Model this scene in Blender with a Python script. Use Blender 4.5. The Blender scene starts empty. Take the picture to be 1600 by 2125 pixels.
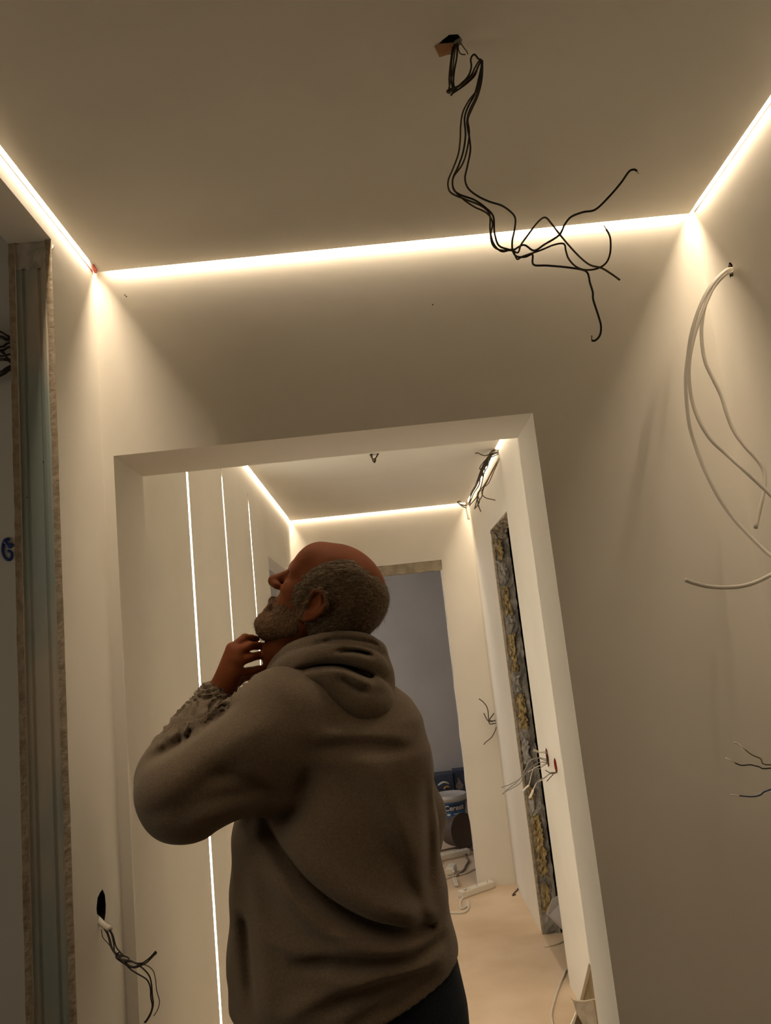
import bpy, bmesh, math, random
import numpy as np
from mathutils import Vector, Matrix, noise
random.seed(7)
S = bpy.context.scene
COL = S.collection

# ------------------------------------------------------------------ camera, exposure, light
XL, XR, YB, YB2, XR2, YF, H = -0.579, 0.7985, 1.657, 1.864, 0.630, 5.164, 2.42   # room planes (m)
YJ, HJ, WT = 1.4185, 2.374, 0.085                                                  # left opening: jamb, head, wall thickness
DL, DR, DH = -0.556, 0.369, 1.990                                                  # doorway in the back wall

cam = bpy.data.cameras.new('camera')
camo = bpy.data.objects.new('camera', cam); COL.objects.link(camo)
cam.sensor_fit = 'HORIZONTAL'; cam.sensor_width = 36.0
cam.lens = 36.0 * 1617.5 / 1600.0
cam.clip_start = 0.02
right, up, fwd = (0.9946, 0.0043, -0.1041), (0.1033, -0.1722, 0.9796), (0.0138, 0.9851, 0.1717)
M = Matrix((right, up, tuple(-c for c in fwd))).transposed().to_4x4()
M.translation = (0, 0, 1.5147)
camo.matrix_world = M
S.camera = camo

LED_L = 152.0          # radiance of the ceiling light lines
SLIT_L = 36.0           # radiance of the vertical light lines
LED_COL = (1.0, 0.79, 0.55)
world = bpy.data.worlds.new('dusk'); S.world = world
world.use_nodes = True
world.node_tree.nodes['Background'].inputs[0].default_value = (0.30, 0.36, 0.46, 1)
world.node_tree.nodes['Background'].inputs[1].default_value = 0.03

def fill_light(name, loc, rot, sx, sy, power, col):
    l = bpy.data.lights.new(name, 'AREA'); l.shape = 'RECTANGLE'; l.size = sx; l.size_y = sy
    l.energy = power; l.color = col
    o = bpy.data.objects.new(name, l); COL.objects.link(o)
    o.location = loc; o.rotation_euler = rot
    return o
# added fill lamps brightening the far room and the left room, out of view
fill_light('far_room_fill', (-1.95, 6.35, 1.5), (0, math.radians(-90), 0), 1.2, 1.2, 20.0, (1.0, 0.94, 0.88))
fill_light('side_room_fill', (-2.35, 0.8, 1.5), (0, math.radians(-90), 0), 1.2, 1.2, 6.0, (1.0, 0.84, 0.60))

fill_light('corridor_side_fill', (-1.62, 4.3, 1.5), (0, math.radians(-90), 0), 1.0, 1.2, 2.5, (1.0, 0.92, 0.82))  # added fill lamp brightening the room behind the corridor's left opening

S.view_settings.view_transform = 'Standard'
S.view_settings.look = 'None'
S.view_settings.exposure = 0.0
S.view_settings.gamma = 1.0
S.view_settings.use_curve_mapping = False
S.cycles.use_denoising = True
S.cycles.use_adaptive_sampling = True
S.cycles.adaptive_threshold = 0.03
S.cycles.sample_clamp_indirect = 6.0
S.cycles.max_bounces = 9
S.cycles.diffuse_bounces = 7
S.cycles.caustics_reflective = False
S.cycles.caustics_refractive = False

# ------------------------------------------------------------------ materials
MATS = {}
def mat(name, col, rough=0.8, metal=0.0, col2=None, scale=6.0, bump=0.0, bscale=40.0, detail=5.0, stretch=None, lo=0.4, hi=0.65, emit=None, es=0.0, sheen=0.0, spec=0.5, sss=0.0):
    m = bpy.data.materials.new(name); m.use_nodes = True
    nt = m.node_tree; b = nt.nodes['Principled BSDF']
    b.inputs['Base Color'].default_value = (*col, 1)
    b.inputs['Roughness'].default_value = rough
    b.inputs['Metallic'].default_value = metal
    b.inputs['Specular IOR Level'].default_value = spec
    if sheen:
        b.inputs['Sheen Weight'].default_value = sheen
        b.inputs['Sheen Roughness'].default_value = 0.6
    if sss:
        b.inputs['Subsurface Weight'].default_value = sss
        b.inputs['Subsurface Radius'].default_value = (0.012, 0.005, 0.003)
        b.inputs['Subsurface Scale'].default_value = 1.0
    if emit:
        b.inputs['Emission Color'].default_value = (*emit, 1)
        b.inputs['Emission Strength'].default_value = es
    tc = nt.nodes.new('ShaderNodeTexCoord')
    src = tc.outputs['Object']
    if stretch:
        mp = nt.nodes.new('ShaderNodeMapping'); mp.inputs['Scale'].default_value = stretch
        nt.links.new(src, mp.inputs['Vector']); src = mp.outputs['Vector']
    if col2:
        n = nt.nodes.new('ShaderNodeTexNoise'); n.inputs['Scale'].default_value = scale; n.inputs['Detail'].default_value = detail
        nt.links.new(src, n.inputs['Vector'])
        r = nt.nodes.new('ShaderNodeValToRGB')
        r.color_ramp.elements[0].position = lo; r.color_ramp.elements[0].color = (*col, 1)
        r.color_ramp.elements[1].position = hi; r.color_ramp.elements[1].color = (*col2, 1)
        nt.links.new(n.outputs['Fac'], r.inputs['Fac']); nt.links.new(r.outputs['Color'], b.inputs['Base Color'])
    if bump:
        n2 = nt.nodes.new('ShaderNodeTexNoise'); n2.inputs['Scale'].default_value = bscale; n2.inputs['Detail'].default_value = 6
        nt.links.new(src, n2.inputs['Vector'])
        bp = nt.nodes.new('ShaderNodeBump'); bp.inputs['Strength'].default_value = bump; bp.inputs['Distance'].default_value = 0.004
        nt.links.new(n2.outputs['Fac'], bp.inputs['Height']); nt.links.new(bp.outputs['Normal'], b.inputs['Normal'])
    MATS[name] = m
    return m

PL = (0.80, 0.77, 0.71)
mat('plaster', PL, 0.75, col2=(0.75, 0.72, 0.66), scale=2.2, bump=0.10, bscale=9.0, spec=0.25)
mat('ceiling_paint', (0.78, 0.755, 0.70), 0.8, col2=(0.75, 0.725, 0.67), scale=3.0, bump=0.06, bscale=7.0, spec=0.2)
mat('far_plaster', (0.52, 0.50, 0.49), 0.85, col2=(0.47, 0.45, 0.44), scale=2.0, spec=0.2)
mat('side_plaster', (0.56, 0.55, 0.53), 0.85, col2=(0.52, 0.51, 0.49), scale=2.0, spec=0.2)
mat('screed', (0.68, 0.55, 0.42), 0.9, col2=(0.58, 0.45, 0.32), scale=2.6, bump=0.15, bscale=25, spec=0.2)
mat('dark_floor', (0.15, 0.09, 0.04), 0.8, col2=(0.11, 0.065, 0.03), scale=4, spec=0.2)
mat('raw_board_edge', (0.42, 0.35, 0.27), 0.95, col2=(0.30, 0.24, 0.17), scale=60, bump=0.8, bscale=120, spec=0.1)
mat('zinc', (0.36, 0.42, 0.40), 0.5, 0.35, col2=(0.56, 0.51, 0.43), scale=7, lo=0.44, hi=0.58, bump=0.1, bscale=60, stretch=(1, 1, 0.35))
mat('plaster_smear', (0.55, 0.52, 0.47), 0.9, col2=(0.42, 0.40, 0.36), scale=30, bump=0.4, bscale=60, spec=0.1)
mat('raw_concrete', (0.22, 0.205, 0.185), 0.95, col2=(0.44, 0.42, 0.39), scale=11, bump=0.6, bscale=60, spec=0.1)
mat('raw_brown', (0.26, 0.20, 0.12), 0.95, col2=(0.20, 0.15, 0.09), scale=10, bump=0.5, bscale=40, spec=0.1)
mat('foam', (0.46, 0.36, 0.18), 0.9, col2=(0.30, 0.22, 0.11), scale=40, bump=0.8, bscale=90, spec=0.1)
mat('mortar', (0.46, 0.44, 0.41), 0.95, col2=(0.36, 0.34, 0.32), scale=25, bump=0.5, bscale=60, spec=0.1)
mat('painted_shade', (0.03, 0.028, 0.025), 0.95, spec=0.05)  # near-black colour standing in for shade in holes and the unlit room
mat('lintel_raw', (0.40, 0.35, 0.27), 0.95, col2=(0.30, 0.26, 0.20), scale=20, bump=0.8, bscale=50, spec=0.1)
mat('torn_paper', (0.42, 0.24, 0.14), 0.9, col2=(0.33, 0.18, 0.10), scale=50, spec=0.1)
mat('led', (0.9, 0.9, 0.9), 0.5, emit=LED_COL, es=LED_L)
mat('led_slit', (0.9, 0.9, 0.9), 0.5, emit=(1.0, 0.90, 0.72), es=SLIT_L)
mat('lip_grey', (0.30, 0.30, 0.30), 0.5, 0.6)
mat('wire_black', (0.020, 0.017, 0.014), 0.5, spec=0.3)
mat('wire_brown', (0.055, 0.030, 0.012), 0.5, spec=0.3)
mat('wire_olive', (0.075, 0.060, 0.022), 0.5, spec=0.3)
mat('wire_grey', (0.22, 0.21, 0.20), 0.5)
mat('wire_blue', (0.03, 0.05, 0.13), 0.5)
mat('wire_pale', (0.62, 0.57, 0.48), 0.5)
mat('cable_white', (0.66, 0.62, 0.55), 0.45)
mat('copper', (0.62, 0.42, 0.26), 0.35, 0.8)
mat('wire_tip', (0.66, 0.58, 0.44), 0.45, 0.3)
mat('red_plastic', (0.40, 0.035, 0.02), 0.5)
mat('red_dark', (0.16, 0.03, 0.02), 0.6)
mat('white_plastic', (0.70, 0.66, 0.58), 0.4)
mat('socket_dark', (0.20, 0.16, 0.12), 0.6)
mat('bucket_white', (0.62, 0.60, 0.58), 0.4)
mat('bucket_blue', (0.03, 0.14, 0.36), 0.45)
mat('navy_print', (0.02, 0.035, 0.08), 0.5, col2=(0.05, 0.06, 0.09), scale=14)
mat('print_white', (0.75, 0.75, 0.75), 0.5)
mat('print_green', (0.35, 0.42, 0.14), 0.5)
mat('print_yellow', (0.60, 0.38, 0.06), 0.5)
mat('print_grey', (0.30, 0.27, 0.26), 0.5, col2=(0.16, 0.15, 0.16), scale=25)
mat('cardboard', (0.50, 0.38, 0.25), 0.85, spec=0.2)
mat('rubber_brown', (0.06, 0.040, 0.031), 0.6)
mat('rubber_brown_in', (0.085, 0.058, 0.046), 0.7)
mat('mottled_sheet', (0.60, 0.55, 0.47), 0.8, col2=(0.48, 0.43, 0.36), scale=45, bump=0.4, bscale=80)
mat('blue_clip', (0.012, 0.035, 0.20), 0.4)
mat('hoodie', (0.138, 0.104, 0.070), 0.95, col2=(0.168, 0.128, 0.088), scale=260, bump=0.35, bscale=380, sheen=0.15, spec=0.1)
mat('jeans', (0.012, 0.016, 0.024), 0.9, col2=(0.018, 0.024, 0.034), scale=300, bump=0.3, bscale=500, spec=0.15)
mat('skin', (0.190, 0.052, 0.013), 0.65, col2=(0.150, 0.038, 0.009), scale=18, bump=0.12, bscale=90, spec=0.18)
mat('hair', (0.085, 0.056, 0.031), 0.8, col2=(0.20, 0.142, 0.084), scale=320, bump=1.0, bscale=200, stretch=(0.35, 1, 1.0), spec=0.3)
mat('beard', (0.085, 0.045, 0.022), 0.85, col2=(0.16, 0.095, 0.05), scale=320, bump=1.0, bscale=220, spec=0.2)
mat('eye_white', (0.6, 0.55, 0.5), 0.2)
mat('shoe', (0.03, 0.028, 0.026), 0.6)
mat('rag', (0.65, 0.58, 0.45), 0.9)

# ------------------------------------------------------------------ mesh helpers
def link(name, me, material, parent=None, smooth=False):
    o = bpy.data.objects.new(name, me); COL.objects.link(o)
    if material: me.materials.append(MATS[material] if isinstance(material, str) else material)
    if parent: o.parent = parent; o.matrix_parent_inverse = parent.matrix_world.inverted()
    if smooth:
        me.polygons.foreach_set('use_smooth', [True] * len(me.polygons))
    return o
def finish(name, bm, material, parent=None, smooth=False):
    me = bpy.data.meshes.new(name); bm.normal_update(); bm.to_mesh(me); bm.free()
    return link(name, me, material, parent, smooth)
def struct(o):
    o['kind'] = 'structure'; return o
def tag(o, label, cat, group=None):
    o['label'] = label; o['category'] = cat
    if group: o['group'] = group
    return o
def root(name, loc, label, cat, group=None):
    o = bpy.data.objects.new(name, None); COL.objects.link(o); o.location = loc
    o.empty_display_size = 0.05
    bpy.context.view_layer.update()
    return tag(o, label, cat, group)
def box_bm(x0, x1, y0, y1, z0, z1, bevel=0.0):
    bm = bmesh.new()
    v = [bm.verts.new((x, y, z)) for x in (x0, x1) for y in (y0, y1) for z in (z0, z1)]
    for f in ((0, 1, 3, 2), (4, 6, 7, 5), (0, 4, 5, 1), (2, 3, 7, 6), (0, 2, 6, 4), (1, 5, 7, 3)):
        bm.faces.new([v[i] for i in f])
    bmesh.ops.recalc_face_normals(bm, faces=bm.faces)
    if bevel:
        bmesh.ops.bevel(bm, geom=list(bm.edges), offset=bevel, segments=2, affect='EDGES', profile=0.5)
    return bm
def box(name, x0, x1, y0, y1, z0, z1, m, parent=None, bevel=0.0):
    return finish(name, box_bm(x0, x1, y0, y1, z0, z1, bevel), m, parent)
def wall(name, axis, p0, p1, a0, a1, z0, z1, holes, m, parent=None):
    """solid wall between planes p0,p1 of AXIS, spanning a0..a1, with rectangular holes (b0,b1,c0,c1)"""
    As = sorted(set([a0, a1] + [min(max(h[i], a0), a1) for h in holes for i in (0, 1)]))
    Zs = sorted(set([z0, z1] + [min(max(h[i], z0), z1) for h in holes for i in (2, 3)]))
    na, nz = len(As) - 1, len(Zs) - 1
    solid = [[not any(h[0] < (As[i] + As[i+1]) / 2 < h[1] and h[2] < (Zs[j] + Zs[j+1]) / 2 < h[3] for h in holes) for j in range(nz)] for i in range(na)]
    bm = bmesh.new(); cache = {}
    def V(p, a, z):
        k = (p, a, z)
        if k not in cache: cache[k] = bm.verts.new((p, a, z) if axis == 'X' else (a, p, z))
        return cache[k]
    def sol(i, j): return 0 <= i < na and 0 <= j < nz and solid[i][j]
    for i in range(na):
        for j in range(nz):
            if not solid[i][j]: continue
            a, b, c, d = As[i], As[i+1], Zs[j], Zs[j+1]
            for p in (p0, p1): bm.faces.new([V(p, a, c), V(p, b, c), V(p, b, d), V(p, a, d)])
            if not sol(i-1, j): bm.faces.new([V(p0, a, c), V(p1, a, c), V(p1, a, d), V(p0, a, d)])
            if not sol(i+1, j): bm.faces.new([V(p0, b, c), V(p1, b, c), V(p1, b, d), V(p0, b, d)])
            if not sol(i, j-1): bm.faces.new([V(p0, a, c), V(p1, a, c), V(p1, b, c), V(p0, b, c)])
            if not sol(i, j+1): bm.faces.new([V(p0, a, d), V(p1, a, d), V(p1, b, d), V(p0, b, d)])
    bmesh.ops.recalc_face_normals(bm, faces=bm.faces)
    return finish(name, bm, m, parent)
def prism(name, pts, vec, m, parent=None, smooth=False):
    """planar outline (list of 3D points) extruded by vec"""
    bm = bmesh.new(); a = [bm.verts.new(q) for q in pts]; b = [bm.verts.new(Vector(q) + Vector(vec)) for q in pts]
    n = len(pts)
    bm.faces.new(a); bm.faces.new(list(reversed(b)))
    for i in range(n): bm.faces.new([a[i], b[i], b[(i+1) % n], a[(i+1) % n]])
    bmesh.ops.recalc_face_normals(bm, faces=bm.faces)
    return finish(name, bm, m, parent, smooth)
def cut(o, cutter):
    md = o.modifiers.new('cut', 'BOOLEAN'); md.operation = 'DIFFERENCE'; md.object = cutter; md.solver = 'EXACT'
    dg = bpy.context.evaluated_depsgraph_get(); dg.update()
    me = bpy.data.meshes.new_from_object(o.evaluated_get(dg))
    o.modifiers.clear(); o.data = me
    bpy.data.objects.remove(cutter, do_unlink=True)
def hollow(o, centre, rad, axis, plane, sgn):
    """faces of a cut pocket get a near-black colour as painted shade"""
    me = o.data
    if MATS['painted_shade'].name not in [m.name for m in me.materials]: me.materials.append(MATS['painted_shade'])
    k = [m.name for m in me.materials].index(MATS['painted_shade'].name)
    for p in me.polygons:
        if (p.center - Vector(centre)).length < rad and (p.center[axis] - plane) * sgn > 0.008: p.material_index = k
def crom(pts, n=6):
    """Catmull-Rom resampling"""
    P = [Vector(q) for q in pts]
    if len(P) < 3: return P
    Q = [P[0] * 2 - P[1]] + P + [P[-1] * 2 - P[-2]]
    out = []
    for i in range(1, len(Q) - 2):
        p0, p1, p2, p3 = Q[i-1:i+3]
        for k in range(n):
            t = k / n
            out.append(0.5 * ((2 * p1) + (p2 - p0) * t + (2*p0 - 5*p1 + 4*p2 - p3) * t*t + (3*p1 - p0 - 3*p2 + p3) * t**3))
    out.append(P[-1])
    return out
def tube_bm(pts, r, sides=7, r1=None, bm=None):
    bm = bm or bmesh.new()
    n = len(pts); rings = []
    t0 = (pts[1] - pts[0]).normalized()
    nrm = t0.orthogonal().normalized()
    for i, q in enumerate(pts):
        t = (pts[min(i+1, n-1)] - pts[max(i-1, 0)])
        if t.length < 1e-9: t = t0.copy()
        t.normalize()
        nrm = (nrm - t * nrm.dot(t))
        if nrm.length < 1e-6: nrm = t.orthogonal()
        nrm.normalize(); bn = t.cross(nrm)
        rr = r if r1 is None else r + (r1 - r) * i / (n - 1)
        rings.append([bm.verts.new(q + (nrm * math.cos(2*math.pi*k/sides) + bn * math.sin(2*math.pi*k/sides)) * rr) for k in range(sides)])
    for a, b in zip(rings, rings[1:]):
        for k in range(sides): bm.faces.new([a[k], a[(k+1) % sides], b[(k+1) % sides], b[k]])
    bm.faces.new(list(reversed(rings[0]))); bm.faces.new(rings[-1])
    return bm
def wire(name, pts, r, m, parent=None, n=6, sides=7):
    return finish(name, tube_bm(crom(pts, n), r, sides), m, parent, True)
def wire_tip(parent_wire, pts, r, m='wire_tip'):
    o = finish('bare_tip', tube_bm([Vector(q) for q in pts], r, 6), m, parent_wire, True)
    return o
def lathe_bm(prof, sides=40, mtx=None):
    """prof: list of (radius, height); axis Z"""
    bm = bmesh.new(); rings = []
    for r, z in prof:
        rings.append([bm.verts.new((r * math.cos(2*math.pi*k/sides), r * math.sin(2*math.pi*k/sides), z)) for k in range(sides)])
    for a, b in zip(rings, rings[1:]):
        for k in range(sides): bm.faces.new([a[k], a[(k+1) % sides], b[(k+1) % sides], b[k]])
    bm.faces.new(list(reversed(rings[0]))); bm.faces.new(rings[-1])
    bmesh.ops.recalc_face_normals(bm, faces=bm.faces)
    if mtx: bmesh.ops.transform(bm, matrix=mtx, verts=bm.verts)
    return bm
def rough_strip(name, origin, du, dv, nu, nv, nrm, amp, scale, m, parent=None, thick=0.012, edge=0.0, seed=0):
    """a closed uneven slab: grid over du x dv, displaced along nrm; edges ragged by EDGE"""
    bm = bmesh.new(); o = Vector(origin); du = Vector(du); dv = Vector(dv); nrm = Vector(nrm)
    g = []; bk = []
    for i in range(nu + 1):
        row = []; rb = []
        for j in range(nv + 1):
            s, t = i / nu, j / nv
            q = o + du * s + dv * t
            k = noise.fractal(q * scale + Vector((seed, 0, 0)), 1.0, 2.0, 4)
            e = noise.noise(q * scale * 1.7 + Vector((9 + seed, 3, 1)))
            e2 = noise.noise(q * scale * 1.7 + Vector((1 + seed, 8, 5)))
            qq = q + (du.normalized() * e * edge if i in (0, nu) else Vector()) + (dv.normalized() * e2 * edge if j in (0, nv) else Vector())
            row.append(bm.verts.new(qq + nrm * amp * k)); rb.append(bm.verts.new(qq - nrm * thick))
        g.append(row); bk.append(rb)
    for i in range(nu):
        for j in range(nv): bm.faces.new([g[i][j], g[i+1][j], g[i+1][j+1], g[i][j+1]])
    for i in range(nu):
        bm.faces.new([g[i][0], bk[i][0], bk[i+1][0], g[i+1][0]]); bm.faces.new([g[i][nv], g[i+1][nv], bk[i+1][nv], bk[i][nv]])
    for j in range(nv):
        bm.faces.new([g[0][j], g[0][j+1], bk[0][j+1], bk[0][j]]); bm.faces.new([g[nu][j], bk[nu][j], bk[nu][j+1], g[nu][j+1]])
    bm.faces.new([bk[0][0], bk[0][nv], bk[nu][nv], bk[nu][0]])
    bmesh.ops.recalc_face_normals(bm, faces=bm.faces)
    return finish(name, bm, m, parent)
def jag(cx, cy, rx, ry, n, amp, seed):
    rnd = random.Random(seed)
    return [(cx + rx * math.cos(2*math.pi*k/n) * (1 + rnd.uniform(-amp, amp)), cy + ry * math.sin(2*math.pi*k/n) * (1 + rnd.uniform(-amp, amp))) for k in range(n)]

# ------------------------------------------------------------------ structure
ZT = 2.80            # walls run up behind the suspended ceiling
Y0 = -1.30           # wall behind the viewer
G = 0.0105            # light gap between ceiling board and walls
CT = 0.0125          # ceiling board thickness

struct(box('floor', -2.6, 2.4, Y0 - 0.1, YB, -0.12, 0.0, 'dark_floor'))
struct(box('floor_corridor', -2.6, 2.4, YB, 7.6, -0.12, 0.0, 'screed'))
slab = struct(box('ceiling_slab', -2.6, 2.4, Y0 - 0.1, 7.6, ZT + 0.02, ZT + 0.12, 'raw_concrete'))

wb = struct(wall('wall_back', 'Y', YB, YB2, XL, 1.3, 0, ZT, [(DL, DR, -1, DH)], 'plaster'))
wr = struct(wall('wall_right', 'X', XR, XR + 0.1, Y0, YB, 0, ZT, [], 'plaster'))
struct(wall('wall_front', 'Y', Y0 - 0.1, Y0, -2.5, XR + 0.1, 0, ZT, [], 'raw_brown'))

# left wall: near part, the full-height opening, and the short pier that ends in a bare metal stud
wl = struct(wall('wall_left', 'X', XL - WT, XL, Y0, YB, 0, ZT, [(0.52, YJ, -1, HJ)], 'plaster'))
# hollow out the pier end so boards and stud are real pieces
pier_cut = box('cutter', XL - WT - 0.01, XL + 0.01, YJ - 0.01, YJ + 0.045, -0.1, HJ, None)
cut(wl, pier_cut)
def board_edge(x0, x1, name, seed):
    bm = bmesh.new(); rnd = random.Random(seed)
    n = 110; rings = []
    for i in range(n + 1):
        z = HJ * i / n
        e = 0.0025 * noise.noise(Vector((seed, z * 9, 0))) + 0.0012 * noise.noise(Vector((seed, z * 60, 3)))
        e2 = 0.0012 * noise.noise(Vector((seed + 5, z * 40, 3)))
        rings.append([bm.verts.new(c) for c in ((x0 + e2, YJ + e, z), (x1 + e2 * 0.3, YJ + e * 0.6, z), (x1, YJ + 0.046, z), (x0, YJ + 0.046, z))])
    for a, b in zip(rings, rings[1:]):
        for k in range(4): bm.faces.new([a[k], a[(k+1) % 4], b[(k+1) % 4], b[k]])
    bm.faces.new(rings[0]); bm.faces.new(rings[-1])
    bmesh.ops.recalc_face_normals(bm, faces=bm.faces)
    o = finish(name, bm, 'raw_board_edge', wl)
    o.data.materials.append(MATS['plaster'])
    for p in o.data.polygons:
        if abs(p.normal.x) > 0.8: p.material_index = 1
    return o
board_edge(XL - 0.0125, XL, 'plasterboard', 3)
board_edge(XL - WT, XL - WT + 0.0125, 'plasterboard', 8)
# galvanised stud: ribbed web facing the opening
def stud():
    xa, xb = XL - WT + 0.0130, XL - 0.0130
    w = xb - xa
    prof = [(0, .034), (0, .0045), (.004, .0035), (.010, .0035), (.0115, .0060), (.0165, .0060), (.018, .0035),
            (w - .018, .0035), (w - .0165, .0060), (w - .0115, .0060), (w - .010, .0035), (w - .004, .0035), (w, .0045), (w, .034)]
    bm = bmesh.new(); zs = [0.0, 0.6, 1.2, 1.8, HJ]
    outer = prof; inner = [(min(max(px, 0.0008), w - 0.0008), py + 0.0008) for px, py in prof]
    loop = outer + list(reversed(inner))
    rings = [[bm.verts.new((xa + px, YJ + py, z)) for px, py in loop] for z in zs]
    n = len(loop)
    for a, b in zip(rings, rings[1:]):
        for k in range(n): bm.faces.new([a[k], a[(k+1) % n], b[(k+1) % n], b[k]])
    bmesh.ops.recalc_face_normals(bm, faces=bm.faces)
    return finish('metal_stud', bm, 'zinc', wl)
st = stud(); st['label'] = 'bare galvanised metal stud with plaster smears'
for k, (sx, sz) in enumerate([(0.050, 1.925), (0.018, 1.86)]):
    finish('screw_hole', lathe_bm([(0.0011, -0.0006), (0.0011, 0.0004)], 10, Matrix.Translation((XL - WT + 0.013 + sx - 0.008, YJ + 0.0034, sz)) @ Matrix.Rotation(math.pi/2, 4, 'X')), 'painted_shade', st)
# plaster smeared over the stud's upper end
sm = rough_strip('plaster_smear', (XL - WT + 0.002, YJ + 0.0030, HJ - 0.055), (WT - 0.004, 0, 0), (0, 0, 0.055), 16, 12, (0, -1, 0), 0.0016, 55, 'plaster_smear', wl, thick=0.001, edge=0.010, seed=2)
# suspended ceilings, a light gap away from the walls
def ceiling(name, x0, x1, y0, y1, hole):
    o = box(name, x0 + G, x1 - G, y0 + G, y1 - G, H, H + CT, 'ceiling_paint')
    if hole:
        c = prism('cutter', [(a, b, H - 0.02) for a, b in hole], (0, 0, 0.06), None)
        cut(o, c)
    return struct(o)
hole1 = [(0.1691, 1.0659, 2.4200)[:2], (0.1780, 1.0534, 2.4200)[:2], (0.1877, 1.0441, 2.4200)[:2], (0.2010, 1.0448, 2.4200)[:2], (0.2095, 1.0563, 2.4200)[:2], (0.2081, 1.0658, 2.4200)[:2], (0.1996, 1.0717, 2.4200)[:2], (0.1969, 1.0843, 2.4200)[:2], (0.1749, 1.0866, 2.4200)[:2]]
ceiling('ceiling', XL, XR, Y0, YB, hole1)
ceiling('ceiling_corridor', XL, XR2, YB2, YF, jag(0.022, 3.585, 0.022, 0.022, 9, 0.15, 4))

# corridor: left wall with three vertical light slits and an opening, right wall with an opening, end wall with an opening
SLITS = [(2.41, 2.33), (2.965, 2.285), (3.553, 2.29)]
SW = 0.021
YL0, YL1 = 4.05, 4.93
wcl = struct(wall('wall_corridor_left', 'X', XL - WT, XL, YB2, YF + 0.10, 0, ZT,
     [(YL0, YL1, -1, 2.052)], 'plaster'))
for y, zt in SLITS:
    cut(wcl, box('cutter', XL - 0.006, XL + 0.01, y - SW / 2, y + SW / 2, 0.06, zt, None))
RO0, RO1, ROZ = 3.69, 4.31, 2.10
wcr = struct(wall('wall_corridor_right', 'X', XR2, XR2 + 0.095, YB2, YF + 0.10, 0, ZT, [(RO0, RO1, -1, ROZ)], 'plaster'))
FX0, FX1, FZ = -0.42, 0.408, 1.99
wf = struct(wall('wall_far', 'Y', YF, YF + 0.10, XL, XR2, 0, ZT, [(FX0, FX1, -1, FZ + 0.065)], 'plaster'))
rough_strip('lintel_board', (FX0, YF + 0.004, FZ), (FX1 - FX0, 0, 0), (0, 0, 0.064), 60, 8, (0, -1, 0), 0.004, 30, 'lintel_raw', wf, thick=0.07, edge=0.006, seed=4)
# ragged plaster edge down the opening
rough_strip('ragged_edge', (FX1 - 0.006, YF + 0.001, 0.0), (0.014, 0, 0), (0, 0, FZ), 2, 90, (0, -1, 0), 0.0006, 5, 'plaster', wf, thick=0.09, edge=0.008, seed=12)

for q_ in ((-0.5103, 1.6560, 2.3591), (-0.5134, 1.6560, 2.3630), (0.1789, 1.6560, 2.2657)):
    finish('nail_hole', lathe_bm([(0.0016, -0.0004), (0.0012, 0.0006)], 8, Matrix.Translation(q_) @ Matrix.Rotation(math.pi/2, 4, 'X')), 'painted_shade', wb)
# raw far jamb of the right opening: concrete, foam and a board edge
rj = rough_strip('raw_concrete_jamb', (XR2 + 0.010, RO1 - 0.014, 0.0), (0.084, 0, 0), (0, 0, ROZ - 0.03), 12, 160, (0, -1, 0), 0.010, 22, 'raw_concrete', wcr, thick=0.02, edge=0.004, seed=1)
rough_strip('plasterboard_edge', (XR2 - 0.001, RO1 - 0.018, 0.0), (0.012, 0, 0), (0, 0, ROZ - 0.06), 2, 140, (0, -1, 0), 0.003, 40, 'raw_board_edge', wcr, thick=0.02, edge=0.003, seed=5)
rough_strip('broken_plaster', (XR2 + 0.0, RO1 - 0.022, ROZ - 0.10), (0.03, 0, 0), (0, 0, 0.10), 6, 14, (0, -1, 0), 0.010, 40, 'lintel_raw', wcr, thick=0.015, edge=0.012, seed=7)
rough_strip('broken_plaster', (XR2 + 0.035, RO1 - 0.024, ROZ - 0.05), (0.05, 0, 0), (0, 0, 0.08), 8, 14, (0, -1, 0), 0.010, 40, 'lintel_raw', wcr, thick=0.015, edge=0.015, seed=9)
for k, (za, zb, x0, w) in enumerate([(1.93, 2.04, .020, .030), (1.63, 1.78, .020, .036), (1.32, 1.52, .022, .032), (1.02, 1.20, .022, .042), (0.66, 0.72, .02, .03), (0.28, 0.58, .022, .045), (0.10, 0.24, .024, .035)]):
    rough_strip('foam_patch', (XR2 + x0, RO1 - 0.024, za), (w, 0, 0), (0, 0, zb - za), 8, max(8, int((zb - za) / 0.008)), (0, -1, 0), 0.012, 45, 'foam', wcr, thick=0.01, edge=0.016, seed=30 + k)

rough_strip('raw_lintel', (XR2 + 0.003, RO0 + 0.004, ROZ - 0.006), (0.080, 0, 0), (0, RO1 - RO0 - 0.02, 0), 8, 40, (0, 0, -1), 0.010, 30, 'lintel_raw', wcr, thick=0.005, edge=0.004, seed=15)
for k, (za, zb, x0, w) in enumerate([(1.80, 1.92, .018, .040), (1.54, 1.62, .020, .034), (1.22, 1.30, .016, .036), (0.84, 1.00, .018, .034), (0.60, 0.66, .018, .030)]):
    rough_strip('mortar_patch', (XR2 + x0, RO1 - 0.021, za), (w, 0, 0), (0, 0, zb - za), 8, max(8, int((zb - za) / 0.008)), (0, -1, 0), 0.008, 35, 'mortar', wcr, thick=0.01, edge=0.018, seed=60 + k)
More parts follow.
